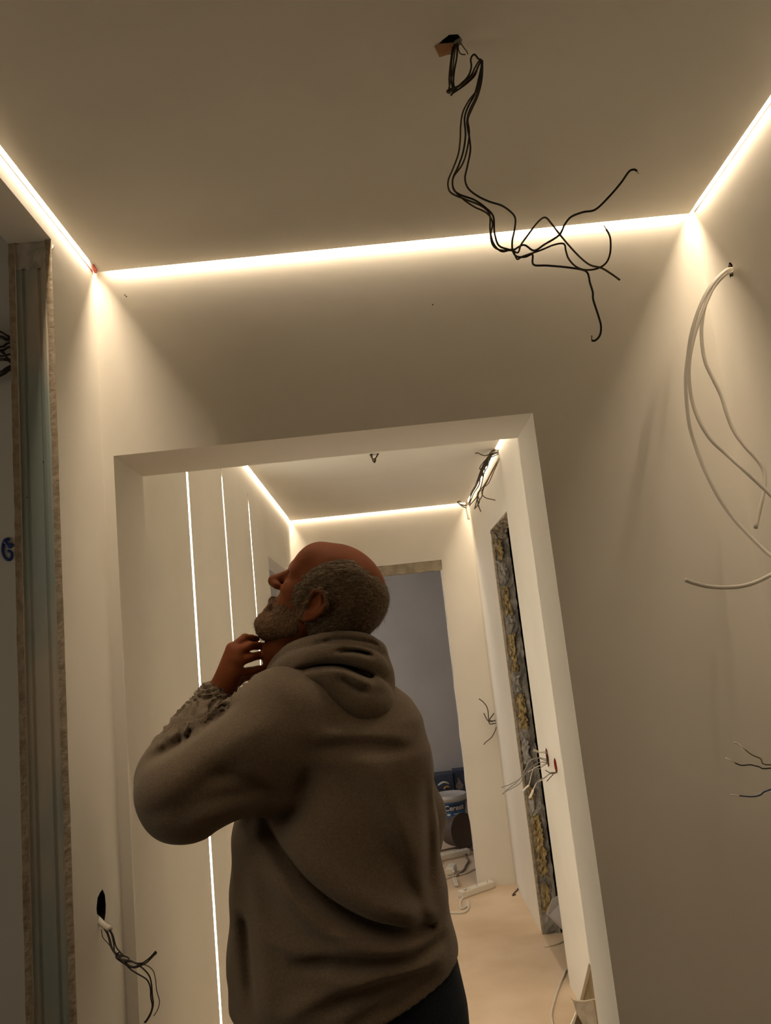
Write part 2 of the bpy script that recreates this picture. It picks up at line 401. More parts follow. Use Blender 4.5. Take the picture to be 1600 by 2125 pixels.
# the board of the right wall is cut away at an angle at its foot, the raw base shows behind
cc = prism('cutter', [(XR2 - 0.01, 3.505, -0.02), (XR2 - 0.01, 3.495, 0.020), (XR2 - 0.01, 3.205, 0.268), (XR2 - 0.01, 3.10, 0.268), (XR2 - 0.01, 3.10, -0.02)], (0.024, 0, 0), None)
cut(wcr, cc)
prism('raw_base', [(XR2 + 0.0135, 3.54, 0.001), (XR2 + 0.0135, 3.54, 0.30), (XR2 + 0.0135, 3.08, 0.30), (XR2 + 0.0135, 3.08, 0.001)], (0.004, 0, 0), 'raw_brown', wcr)

# rooms beyond
struct(wall('wall_far_room_back', 'Y', 7.30, 7.40, -2.1, 2.2, 0, ZT, [], 'far_plaster'))
struct(wall('wall_far_room_left', 'X', -2.10, -2.0, YF + 0.1, 7.30, 0, ZT, [], 'far_plaster'))
struct(wall('wall_far_room_right', 'X', 2.1, 2.2, YF - 0.1, 7.30, 0, ZT, [], 'far_plaster'))
struct(wall('wall_far_room_front', 'Y', YF, YF + 0.1, XR2, 2.1, 0, ZT, [], 'far_plaster'))
struct(wall('wall_side_room_far', 'Y', YF, YF + 0.1, -2.0, XL, 0, ZT, [], 'plaster'))
struct(wall('wall_side_room_back', 'Y', 1.70, 1.78, -2.5, XL - WT, 0, ZT, [], 'side_plaster'))
struct(wall('wall_side_room_left', 'X', -2.5, -2.4, Y0, 1.70, 0, ZT, [], 'side_plaster'))
struct(wall('wall_corridor_side_room_left', 'X', -1.75, -1.65, 1.78, YF, 0, ZT, [], 'plaster'))
struct(wall('wall_right_room_front', 'Y', 2.9, 3.0, XR2 + 0.095, 2.1, 0, ZT, [], 'painted_shade'))  # right room's walls coloured near-black to paint in its darkness
struct(wall('wall_right_room_right', 'X', 1.9, 2.0, 3.0, YF, 0, ZT, [], 'painted_shade'))
struct(wall('wall_right_room_back', 'Y', YF - 0.1, YF, XR2 + 0.095, 1.9, 0, ZT, [], 'painted_shade'))

# ------------------------------------------------------------------ light lines
def led_run(name, p0, p1, wdir, width, nseg, m, label, back, group, lift=0.0):
    """a housing with a diffuser; the run goes p0->p1, the diffuser is WIDTH wide along wdir, backed by BACK"""
    p0, p1, w, b = Vector(p0), Vector(p1), Vector(wdir), Vector(back)
    r = root(name, (p0 + p1) / 2, label, 'led strip', group)
    bm = bmesh.new(); rows = []
    for i in range(nseg + 1):
        q = p0 + (p1 - p0) * i / nseg
        rows.append((bm.verts.new(q), bm.verts.new(q + w * width)))
    for a, c in zip(rows, rows[1:]): bm.faces.new([a[0], c[0], c[1], a[1]])
    bm.normal_update()
    bm.faces.ensure_lookup_table()
    if bm.faces[0].normal.dot(b) > 0:
        for f in bm.faces: f.normal_flip()
    finish('diffuser', bm, m, r)
    bm2 = bmesh.new()
    q = [p0 + b * 0.0006, p0 + w * width + b * 0.0006, p0 + w * width + b * 0.0046, p0 + b * 0.0046]
    a = [bm2.verts.new(x) for x in q]; c = [bm2.verts.new(x + (p1 - p0)) for x in q]
    bm2.faces.new(a); bm2.faces.new(list(reversed(c)))
    for k in range(4): bm2.faces.new([a[k], c[k], c[(k+1) % 4], a[(k+1) % 4]])
    bmesh.ops.recalc_face_normals(bm2, faces=bm2.faces)
    finish('housing', bm2, 'lip_grey', r)
    return r
ZL = H + 0.0150
W = 0.007
gl = 'warm light lines round the ceilings'
led_run('led_strip', (XL + 0.0008, YB - 0.035, ZL), (XL + 0.0008, -0.35, ZL), (1, 0, 0), W, 14, 'led', 'warm light line along the left wall above the opening with the metal stud', (0, 0, 1), gl)
led_run('led_strip', (XR - 0.0008, YB - 0.03, ZL), (XR - 0.0008, -0.35, ZL), (-1, 0, 0), W, 14, 'led', 'warm light line along the right wall above the loose white cables', (0, 0, 1), gl)
led_run('led_strip', (XL + 0.034, YB - 0.0008, ZL), (XR - 0.022, YB - 0.0008, ZL), (0, -1, 0), W, 8, 'led', 'warm light line above the doorway where the man stands', (0, 0, 1), gl)
led_run('led_strip', (XL + 0.0008, YB2 + 0.02, ZL), (XL + 0.0008, YF - 0.03, ZL), (1, 0, 0), W, 16, 'led', 'warm light line along the corridor ceiling above the vertical slits', (0, 0, 1), gl)
led_run('led_strip', (XR2 - 0.0008, YB2 + 0.02, ZL), (XR2 - 0.0008, YF - 0.03, ZL), (-1, 0, 0), W, 16, 'led', 'warm light line behind the hanging wire tangle in the corridor', (0, 0, 1), gl)
led_run('led_strip', (XL + 0.02, YF - 0.0008, ZL), (XR2 - 0.02, YF - 0.0008, ZL), (0, -1, 0), W, 8, 'led', 'short warm light line above the opening at the corridor end', (0, 0, 1), gl)
gs = 'vertical light slits in the corridor wall'
for (y, zt), lab in zip(SLITS, ('vertical light slit nearest the doorway, running down past the elbow', 'middle vertical light slit, ending behind the raised hand', 'vertical light slit nearest the corridor end, passing behind the fingers')):
    led_run('wall_light_slit', (XL - 0.0035, y - SW / 2 + 0.001, 0.065), (XL - 0.0035, y - SW / 2 + 0.001, zt - 0.05), (0, 1, 0), SW - 0.005, 6, 'led_slit', lab, (-1, 0, 0), gs)
# white profiles closing the gaps above the strips
for k, a in enumerate(((XL, XL + 0.014, Y0, YB), (XR - 0.014, XR, Y0, YB), (XL, XR, YB - 0.014, YB), (XL, XL + 0.014, YB2, YF), (XR2 - 0.014, XR2, YB2, YF), (XL, XR2, YF - 0.014, YF))):
    struct(box('trim_%d' % (k + 3), a[0], a[1], a[2], a[3], ZL + 0.006, ZL + 0.009, 'lip_grey'))
# thin metal lips of the ceiling profiles along the walls
for nm, a in (('trim_1', (XL, XL + 0.0009, Y0, YB - 0.015)), ('trim_2', (XR - 0.0009, XR, Y0, YB - 0.015))):
    struct(box(nm, a[0], a[1], a[2], a[3], H - 0.0006, H + 0.0008, 'lip_grey'))

# ------------------------------------------------------------------ wires and cables
# bundle hanging from the torn hole in the near ceiling
b = root('wire_bundle', (0.1937, 1.0640, 2.4200), 'long dark wires dangling from the torn hole in the ceiling', 'wires')
Yw = 1.06
w1 = wire('wire', [(0.1993, 1.0620, 2.4176), (0.1935, 1.0620, 2.3946), (0.1883, 1.0620, 2.3699), (0.1821, 1.0600, 2.3506), (0.1780, 1.0600, 2.3345), (0.1843, 1.0550, 2.3348), (0.1974, 1.0500, 2.3376), (0.2110, 1.0500, 2.3468), (0.2221, 1.0500, 2.3588), (0.2296, 1.0500, 2.3721), (0.2328, 1.0500, 2.3743), (0.2283, 1.0500, 2.3557), (0.2196, 1.0500, 2.3278), (0.2041, 1.0500, 2.3090), (0.1930, 1.0500, 2.2899), (0.1875, 1.0500, 2.2686), (0.1841, 1.0500, 2.2465), (0.1784, 1.0500, 2.2232), (0.1678, 1.0500, 2.2006), (0.1584, 1.0500, 2.1819), (0.1580, 1.0500, 2.1663), (0.1655, 1.0500, 2.1577), (0.1822, 1.0500, 2.1481), (0.2027, 1.0500, 2.1358), (0.2123, 1.0500, 2.1216), (0.2091, 1.0450, 2.0960), (0.2080, 1.0400, 2.0705), (0.2164, 1.0400, 2.0598), (0.2348, 1.0400, 2.0564), (0.2410, 1.0300, 2.0473), (0.2455, 1.0250, 2.0559), (0.2565, 1.0200, 2.0675), (0.2693, 1.0100, 2.0789), (0.2784, 1.0000, 2.0801), (0.2863, 1.0000, 2.0690), (0.2948, 1.0000, 2.0528), (0.3066, 1.0000, 2.0326), (0.3172, 0.9950, 2.0122), (0.3271, 0.9900, 1.9978), (0.3380, 0.9800, 1.9872), (0.3478, 0.9750, 1.9752), (0.3562, 0.9700, 1.9628)], 0.00135, 'wire_olive', b, 5)
w2 = wire('wire', [(0.1974, 1.0640, 2.4196), (0.1897, 1.0640, 2.3924), (0.1851, 1.0620, 2.3619), (0.1847, 1.0600, 2.3354), (0.1811, 1.0600, 2.3300), (0.1916, 1.0520, 2.3365), (0.2077, 1.0500, 2.3496), (0.2155, 1.0500, 2.3654), (0.2166, 1.0500, 2.3802), (0.2226, 1.0500, 2.3871), (0.2283, 1.0500, 2.3789), (0.2323, 1.0480, 2.3718), (0.2247, 1.0480, 2.3462), (0.2146, 1.0480, 2.3185), (0.2028, 1.0480, 2.2995), (0.1946, 1.0480, 2.2801), (0.1926, 1.0480, 2.2521), (0.1857, 1.0480, 2.2250), (0.1757, 1.0480, 2.2023), (0.1656, 1.0480, 2.1837), (0.1643, 1.0480, 2.1667), (0.1730, 1.0480, 2.1564), (0.1931, 1.0480, 2.1457), (0.2089, 1.0480, 2.1300), (0.2170, 1.0480, 2.1161), (0.2147, 1.0450, 2.0901), (0.2167, 1.0400, 2.0673), (0.2269, 1.0400, 2.0602), (0.2377, 1.0400, 2.0575), (0.2508, 1.0300, 2.0581), (0.2613, 1.0200, 2.0426), (0.2748, 1.0100, 2.0452), (0.2939, 1.0000, 2.0514), (0.3011, 0.9900, 2.0609), (0.3082, 0.9800, 2.0657), (0.3223, 0.9700, 2.0654), (0.3372, 0.9650, 2.0643), (0.3536, 0.9550, 2.0741), (0.3696, 0.9450, 2.0872), (0.3811, 0.9400, 2.0996), (0.3885, 0.9400, 2.1017), (0.3919, 0.9400, 2.0992)], 0.00145, 'wire_black', b, 5)
wire_tip(w2, [(0.3919, 0.9400, 2.0992), (0.3932, 0.9400, 2.0948)], 0.0007)
w3 = wire('wire', [(0.2013, 1.0600, 2.4174), (0.1974, 1.0580, 2.3924), (0.1907, 1.0560, 2.3689), (0.1869, 1.0560, 2.3502), (0.1864, 1.0560, 2.3337), (0.1819, 1.0540, 2.3276), (0.2005, 1.0520, 2.3372), (0.2180, 1.0500, 2.3502), (0.2259, 1.0500, 2.3659), (0.2337, 1.0500, 2.3750), (0.2274, 1.0450, 2.3475), (0.2220, 1.0450, 2.3276), (0.2137, 1.0450, 2.3081), (0.2026, 1.0450, 2.2891), (0.1966, 1.0450, 2.2696), (0.1972, 1.0450, 2.2455), (0.1961, 1.0450, 2.2241), (0.1886, 1.0450, 2.1989), (0.1827, 1.0450, 2.1799), (0.1851, 1.0450, 2.1641), (0.1969, 1.0450, 2.1504), (0.2132, 1.0450, 2.1393), (0.2295, 1.0430, 2.1302), (0.2402, 1.0400, 2.1180), (0.2464, 1.0400, 2.1066), (0.2434, 1.0400, 2.0894), (0.2374, 1.0400, 2.0711), (0.2357, 1.0380, 2.0552), (0.2382, 1.0300, 2.0416), (0.2491, 1.0250, 2.0370), (0.2585, 1.0200, 2.0370), (0.2565, 1.0150, 2.0192), (0.2737, 1.0100, 2.0133), (0.2937, 1.0000, 2.0038), (0.3147, 0.9950, 1.9954), (0.3215, 0.9900, 1.9871), (0.3210, 0.9850, 1.9706), (0.3212, 0.9800, 1.9541), (0.3202, 0.9800, 1.9432), (0.3214, 0.9750, 1.9215), (0.3216, 0.9700, 1.9022), (0.3184, 0.9700, 1.8891), (0.3116, 0.9700, 1.8824), (0.3065, 0.9700, 1.8823)], 0.00145, 'wire_black', b, 5)
wire_tip(w3, [(0.3065, 0.9700, 1.8823), (0.3069, 0.9680, 1.8888)], 0.0006, 'wire_black')
w4 = wire('wire', [(0.1954, 1.0660, 2.4207), (0.1880, 1.0660, 2.3901), (0.1820, 1.0640, 2.3597), (0.1805, 1.0620, 2.3358), (0.1762, 1.0600, 2.3380), (0.1961, 1.0550, 2.3417), (0.2126, 1.0520, 2.3524), (0.2217, 1.0520, 2.3663), (0.2289, 1.0520, 2.3764), (0.2333, 1.0500, 2.3717), (0.2289, 1.0500, 2.3432), (0.2198, 1.0500, 2.3171), (0.2084, 1.0500, 2.2963), (0.1997, 1.0500, 2.2786), (0.1992, 1.0500, 2.2569), (0.1920, 1.0500, 2.2281), (0.1820, 1.0500, 2.2053), (0.1668, 1.0500, 2.1865), (0.1648, 1.0500, 2.1694), (0.1730, 1.0500, 2.1545), (0.1901, 1.0500, 2.1371), (0.2084, 1.0500, 2.1243), (0.2149, 1.0500, 2.1082), (0.2095, 1.0450, 2.0883), (0.2111, 1.0400, 2.0679), (0.2208, 1.0400, 2.0563), (0.2371, 1.0400, 2.0584), (0.2370, 1.0350, 2.0474), (0.2389, 1.0300, 2.0371), (0.2470, 1.0300, 2.0407), (0.2694, 1.0200, 2.0417), (0.2881, 1.0100, 2.0431), (0.3002, 1.0050, 2.0405), (0.2999, 1.0000, 2.0276), (0.3021, 1.0000, 2.0151), (0.3088, 0.9950, 2.0003), (0.3195, 0.9900, 1.9916), (0.3344, 0.9850, 1.9895), (0.3456, 0.9800, 1.9941), (0.3512, 0.9750, 2.0050), (0.3527, 0.9700, 2.0196), (0.3522, 0.9700, 2.0295), (0.3495, 0.9700, 2.0369)], 0.00130, 'wire_brown', b, 5)
wire_tip(w4, [(0.3495, 0.9700, 2.0369), (0.3465, 0.9680, 2.0424)], 0.0007)
w5 = wire('wire', [(0.2026, 1.0600, 2.4155), (0.2016, 1.0580, 2.4029), (0.2042, 1.0560, 2.3950), (0.2105, 1.0550, 2.3926)], 0.0010, 'wire_olive', b, 4)
w6 = wire('wire', [(0.2072, 1.0600, 2.4167), (0.2093, 1.0560, 2.4062), (0.2121, 1.0520, 2.3958), (0.2132, 1.0500, 2.3889)], 0.0008, 'wire_olive', b, 4)
flap = prism('torn_flap', [(0.1662, 1.0624, 2.4165), (0.1756, 1.0578, 2.4165), (0.1868, 1.0582, 2.4165), (0.1958, 1.0583, 2.4165), (0.1954, 1.0720, 2.4165), (0.1885, 1.0802, 2.4165), (0.1751, 1.0845, 2.4165)], (0, 0, 0.0018), 'torn_paper')
tag(flap, 'torn brown paper flap at the edge of the near ceiling hole', 'paper flap')
box('hole_shade_panel', 0.10, 0.30, 0.98, 1.15, H + 0.05, H + 0.055, 'painted_shade', slab)  # added dark panels above the ceiling holes, painting the shade inside them
box('hole_shade_panel', -0.1, 0.15, 3.5, 3.7, H + 0.05, H + 0.055, 'painted_shade', slab)

# small loop of wire under the corridor ceiling
b = root('wire_stub', (0.022, 3.585, 2.42), 'short looped wire stub poking from the corridor ceiling behind the door head', 'wires')
for k, pts in enumerate(([(0.0287, 3.5800, 2.4609), (0.0148, 3.5700, 2.4127), (0.0185, 3.5700, 2.3818), (0.0344, 3.5700, 2.4036), (0.0467, 3.5750, 2.4341), (0.0446, 3.5800, 2.4592)], [(0.0355, 3.5800, 2.4602), (0.0093, 3.5700, 2.4250), (0.0155, 3.5700, 2.3962), (0.0317, 3.5700, 2.3992), (0.0477, 3.5750, 2.4222)], [(0.0162, 3.5800, 2.4504), (0.0141, 3.5700, 2.4057), (0.0226, 3.5700, 2.3767), (0.0310, 3.5700, 2.3922)])):
    wire('wire', pts, 0.0028, 'wire_brown', b, 4)

# three white cables from the right wall
hc = (XR - 0.002, (0.7985, 1.5315, 2.2199)[1], (0.7985, 1.5315, 2.2199)[2])
cutter = prism('cutter', [(XR - 0.01, hc[1] + a, hc[2] + c) for a, c in jag(0, 0, 0.010, 0.017, 9, 0.25, 11)], (0.05, 0, 0), None)
cut(wr, cutter)
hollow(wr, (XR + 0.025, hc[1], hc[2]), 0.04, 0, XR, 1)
b = root('cable_bundle', hc, 'three loose white cables drooping from the hole in the right wall', 'cables')
inn = (XR + 0.03, hc[1], hc[2] - 0.004)
wire('cable', [inn] + [(0.7945, 1.5250, 2.2191), (0.7687, 1.5000, 2.2036), (0.7378, 1.4800, 2.1787), (0.7061, 1.4650, 2.1454), (0.6786, 1.4550, 2.1056), (0.6553, 1.4500, 2.0603), (0.6410, 1.4500, 2.0167), (0.6288, 1.4500, 1.9734), (0.6223, 1.4500, 1.9299), (0.6188, 1.4500, 1.8769), (0.6233, 1.4500, 1.8332), (0.6281, 1.4400, 1.7828), (0.6399, 1.4300, 1.7283), (0.6550, 1.4200, 1.6856), (0.6708, 1.4000, 1.6459), (0.6848, 1.3800, 1.6128), (0.6935, 1.3600, 1.5924), (0.6825, 1.3400, 1.5788), (0.6609, 1.3300, 1.5701), (0.6385, 1.3300, 1.5617), (0.6126, 1.3300, 1.5562), (0.5835, 1.3300, 1.5560), (0.5513, 1.3300, 1.5610), (0.5279, 1.3300, 1.5692), (0.5134, 1.3300, 1.5765)], 0.0036, 'cable_white', b, 5, 9)
wire('cable', [inn] + [(0.7939, 1.5250, 2.2159), (0.7666, 1.5000, 2.1974), (0.7340, 1.4800, 2.1686), (0.7064, 1.4700, 2.1302), (0.6844, 1.4650, 2.0942), (0.6628, 1.4600, 2.0536), (0.6466, 1.4600, 2.0100), (0.6380, 1.4600, 1.9661), (0.6370, 1.4600, 1.9218), (0.6398, 1.4500, 1.8795), (0.6503, 1.4400, 1.8400), (0.6682, 1.4300, 1.8090), (0.6846, 1.4100, 1.7727), (0.7051, 1.4000, 1.7390), (0.7220, 1.3900, 1.7082), (0.7345, 1.3700, 1.6714)], 0.0036, 'cable_white', b, 5, 9)
wire('cable', [inn] + [(0.7932, 1.5250, 2.2117), (0.7627, 1.5000, 2.1925), (0.7336, 1.4900, 2.1651), (0.7126, 1.4850, 2.1365), (0.6944, 1.4800, 2.0946), (0.6863, 1.4800, 2.0543), (0.6851, 1.4800, 2.0086), (0.6924, 1.4750, 1.9687), (0.6993, 1.4700, 1.9333), (0.7011, 1.4650, 1.8970), (0.7060, 1.4600, 1.8580), (0.7167, 1.4500, 1.8233), (0.7283, 1.4400, 1.7958), (0.7355, 1.4350, 1.7731), (0.7325, 1.4300, 1.7509), (0.7221, 1.4250, 1.7232), (0.7066, 1.4200, 1.6920), (0.6911, 1.4150, 1.6603)], 0.0036, 'cable_white', b, 5, 9)
wire('cable_clip', [(0.7957, 1.5300, 2.2304), (0.7985, 1.5300, 2.2235), (0.7986, 1.5300, 2.2125), (0.7972, 1.5300, 2.2051)], 0.0022, 'wire_brown', b, 3)

# three thin wires at the right edge
b = root('wire_bundle', (XR - 0.002, 1.38, 1.26), 'three thin stripped wire ends poking in at the right edge below the white cables', 'wires')
src = (XR - 0.001, 1.38, 1.262)
w = wire('wire', [(0.6152, 1.4500, 1.2710), (0.6212, 1.4400, 1.2625), (0.6308, 1.4300, 1.2563), (0.6428, 1.4200, 1.2458)] + [(0.755, 1.40, 1.255), src], 0.0011, 'wire_olive', b, 5)
wire_tip(w, [(0.6017, 1.4600, 1.2830), (0.6076, 1.4600, 1.2815), (0.6116, 1.4520, 1.2753), (0.6159, 1.4500, 1.2701)], 0.0012)
w = wire('wire', [(0.5971, 1.4600, 1.2482), (0.6054, 1.4550, 1.2439), (0.6206, 1.4500, 1.2438), (0.6301, 1.4400, 1.2410), (0.6463, 1.4300, 1.2383)] + [(0.75, 1.40, 1.25), src], 0.0012, 'wire_black', b, 5)
wire_tip(w, [(0.5842, 1.4650, 1.2572), (0.5901, 1.4600, 1.2531), (0.5979, 1.4600, 1.2481)], 0.0010)
w = wire('wire', [(0.5946, 1.4600, 1.1919), (0.6144, 1.4550, 1.1891), (0.6272, 1.4500, 1.1912), (0.6337, 1.4450, 1.1971), (0.6396, 1.4300, 1.2032)] + [(0.745, 1.40, 1.235), src], 0.0013, 'wire_blue', b, 5)
wire_tip(w, [(0.5807, 1.4650, 1.1942), (0.5870, 1.4620, 1.1932), (0.5955, 1.4600, 1.1919)], 0.0012)

# hole with a twisted bundle low on the left wall
hy, hz = 1.545, 1.098
cutter = prism('cutter', [(XL + 0.01, hy + a, hz + c) for a, c in jag(0, 0, 0.022, 0.030, 11, 0.16, 5)], (-0.06, 0, 0), None)
cut(wl, cutter)
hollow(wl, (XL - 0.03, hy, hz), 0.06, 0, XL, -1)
lin = box('pocket_shade_back', XL - 0.058, XL - 0.050, hy - 0.03, hy + 0.03, hz - 0.04, hz + 0.04, 'painted_shade', wl)  # added dark panel painting the shade at the back of the hole
b = root('wire_bundle', (XL, hy, hz - 0.02), 'twisted dark wires spilling from the hole low in the left wall', 'wires')
jk = wire('sheath', [(XL - 0.03, hy, hz + 0.004)] + [(-0.5816, 1.5350, 1.0828), (-0.5702, 1.5250, 1.0766), (-0.5572, 1.5150, 1.0728), (-0.5520, 1.5100, 1.0715)], 0.0052, 'cable_white', b, 4, 9)
tw = [
 ([(-0.5590, 1.5150, 1.0722), (-0.5498, 1.5100, 1.0632), (-0.5426, 1.5000, 1.0482), (-0.5396, 1.4950, 1.0377), (-0.5279, 1.4900, 1.0327), (-0.5161, 1.4850, 1.0309), (-0.5095, 1.4800, 1.0281), (-0.5142, 1.4780, 1.0215), (-0.5035, 1.4700, 1.0141), (-0.4889, 1.4650, 1.0067), (-0.4736, 1.4600, 0.9986), (-0.4684, 1.4600, 0.9850), (-0.4684, 1.4600, 0.9698), (-0.4666, 1.4600, 0.9574), (-0.4696, 1.4600, 0.9471), (-0.4768, 1.4600, 0.9365), (-0.4819, 1.4600, 0.9318)], 'wire_black'),
 ([(-0.5624, 1.5150, 1.0725), (-0.5552, 1.5100, 1.0581), (-0.5479, 1.5000, 1.0447), (-0.5363, 1.4900, 1.0352), (-0.5286, 1.4880, 1.0382), (-0.5208, 1.4840, 1.0326), (-0.5295, 1.4800, 1.0333), (-0.5163, 1.4750, 1.0267), (-0.5004, 1.4700, 1.0262), (-0.4857, 1.4650, 1.0195), (-0.4706, 1.4600, 1.0067), (-0.4658, 1.4580, 0.9932), (-0.4651, 1.4580, 0.9741), (-0.4643, 1.4580, 0.9588), (-0.4700, 1.4580, 0.9435), (-0.4788, 1.4580, 0.9323)], 'wire_black'),
 ([(-0.5561, 1.5120, 1.0737), (-0.5465, 1.5080, 1.0619), (-0.5385, 1.5000, 1.0438), (-0.5268, 1.4920, 1.0335), (-0.5350, 1.4860, 1.0325), (-0.5224, 1.4780, 1.0255), (-0.5000, 1.4700, 1.0168), (-0.4780, 1.4650, 1.0226), (-0.4660, 1.4600, 1.0309), (-0.4531, 1.4550, 1.0422)], 'wire_black'),
 ([(-0.5642, 1.5150, 1.0719), (-0.5566, 1.5120, 1.0616), (-0.5512, 1.5050, 1.0489), (-0.5423, 1.4980, 1.0393), (-0.5313, 1.4900, 1.0315), (-0.5204, 1.4820, 1.0254), (-0.5030, 1.4740, 1.0172), (-0.4874, 1.4680, 1.0209), (-0.4703, 1.4630, 1.0303), (-0.4550, 1.4580, 1.0390)], 'wire_brown'),
 ([(-0.5600, 1.5130, 1.0729), (-0.5520, 1.5080, 1.0560), (-0.5439, 1.4980, 1.0410), (-0.5284, 1.4860, 1.0279), (-0.5065, 1.4760, 1.0269), (-0.4946, 1.4700, 1.0240), (-0.4816, 1.4660, 1.0241), (-0.4683, 1.4620, 1.0320), (-0.4562, 1.4600, 1.0423)], 'wire_black'),
 ([(-0.5713, 1.5200, 1.0702), (-0.5685, 1.5180, 1.0575), (-0.5589, 1.5120, 1.0497), (-0.5430, 1.5000, 1.0386), (-0.5274, 1.4880, 1.0286), (-0.5146, 1.4800, 1.0271), (-0.4893, 1.4740, 1.0204), (-0.4742, 1.4680, 1.0180), (-0.4630, 1.4630, 1.0102), (-0.4588, 1.4600, 0.9955), (-0.4573, 1.4580, 0.9809), (-0.4527, 1.4560, 0.9637), (-0.4566, 1.4560, 0.9513), (-0.4637, 1.4560, 0.9422)], 'wire_olive'),
]
for k, (pts, m_) in enumerate(tw): wire('wire', pts, 0.00125 if m_ != 'wire_olive' else 0.0008, m_, b, 5)

# black cables and a blue clip on the grey wall of the side room
Ys = 2.58
b = root('cable_bundle', (-0.8097, 1.6980, 2.2862), 'tangle of black cables on the grey wall behind the metal stud', 'cables')
for pts, rr in (([(-0.8767, 1.6840, 2.3581), (-0.8062, 1.6740, 2.3134), (-0.7890, 1.6740, 2.3010), (-0.7721, 1.6940, 2.2982)], 0.0025), ([(-0.8771, 1.6840, 2.3228), (-0.8065, 1.6740, 2.3006), (-0.7913, 1.6740, 2.2931), (-0.7720, 1.6940, 2.3017)], 0.0043), ([(-0.8775, 1.6840, 2.2901), (-0.8070, 1.6740, 2.2762), (-0.7893, 1.6740, 2.2836), (-0.7722, 1.6940, 2.2947)], 0.0025), ([(-0.8776, 1.6840, 2.2854), (-0.8023, 1.6640, 2.2636), (-0.7848, 1.6640, 2.2687), (-0.7724, 1.6940, 2.2853)], 0.0025), ([(-0.8778, 1.6840, 2.2703), (-0.7999, 1.6590, 2.2602), (-0.7851, 1.6590, 2.2426), (-0.7736, 1.6940, 2.2340)], 0.0025), ([(-0.8778, 1.6840, 2.2669), (-0.8050, 1.6690, 2.2521), (-0.7875, 1.6690, 2.2537), (-0.7728, 1.6940, 2.2689)], 0.0025), ([(-0.8663, 1.6840, 2.3100), (-0.7943, 1.6540, 2.2554), (-0.7807, 1.6540, 2.2357), (-0.7739, 1.6940, 2.2225)], 0.0025), ([(-0.8780, 1.6840, 2.2553), (-0.8027, 1.6640, 2.2419), (-0.7854, 1.6640, 2.2389), (-0.7733, 1.6940, 2.2457)], 0.0034), ([(-0.8787, 1.6840, 2.1954), (-0.8009, 1.6590, 2.2056), (-0.7835, 1.6590, 2.2151), (-0.7734, 1.6940, 2.2398)], 0.0062)):
    wire('cable', pts, rr, 'wire_black', b, 5)
b = root('cable_clip', (-0.8128, 1.6980, 1.8150), 'small curled blue plastic clip on the grey wall behind the metal stud', 'clip')
wire('clip_ring', [(-0.8064, 1.6990, 1.8381), (-0.8160, 1.6990, 1.8370), (-0.8215, 1.6990, 1.8246), (-0.8219, 1.6990, 1.8075), (-0.8148, 1.6990, 1.7939), (-0.8053, 1.6990, 1.7929), (-0.8029, 1.6990, 1.8055), (-0.8112, 1.6990, 1.8117)], 0.0034, 'blue_clip', b, 5, 8)
wire('clip_tab', [(-0.8157, 1.6940, 1.8341), (-0.8044, 1.6940, 1.8200), (-0.7980, 1.6940, 1.8258)], 0.0046, 'blue_clip', b, 4, 8)

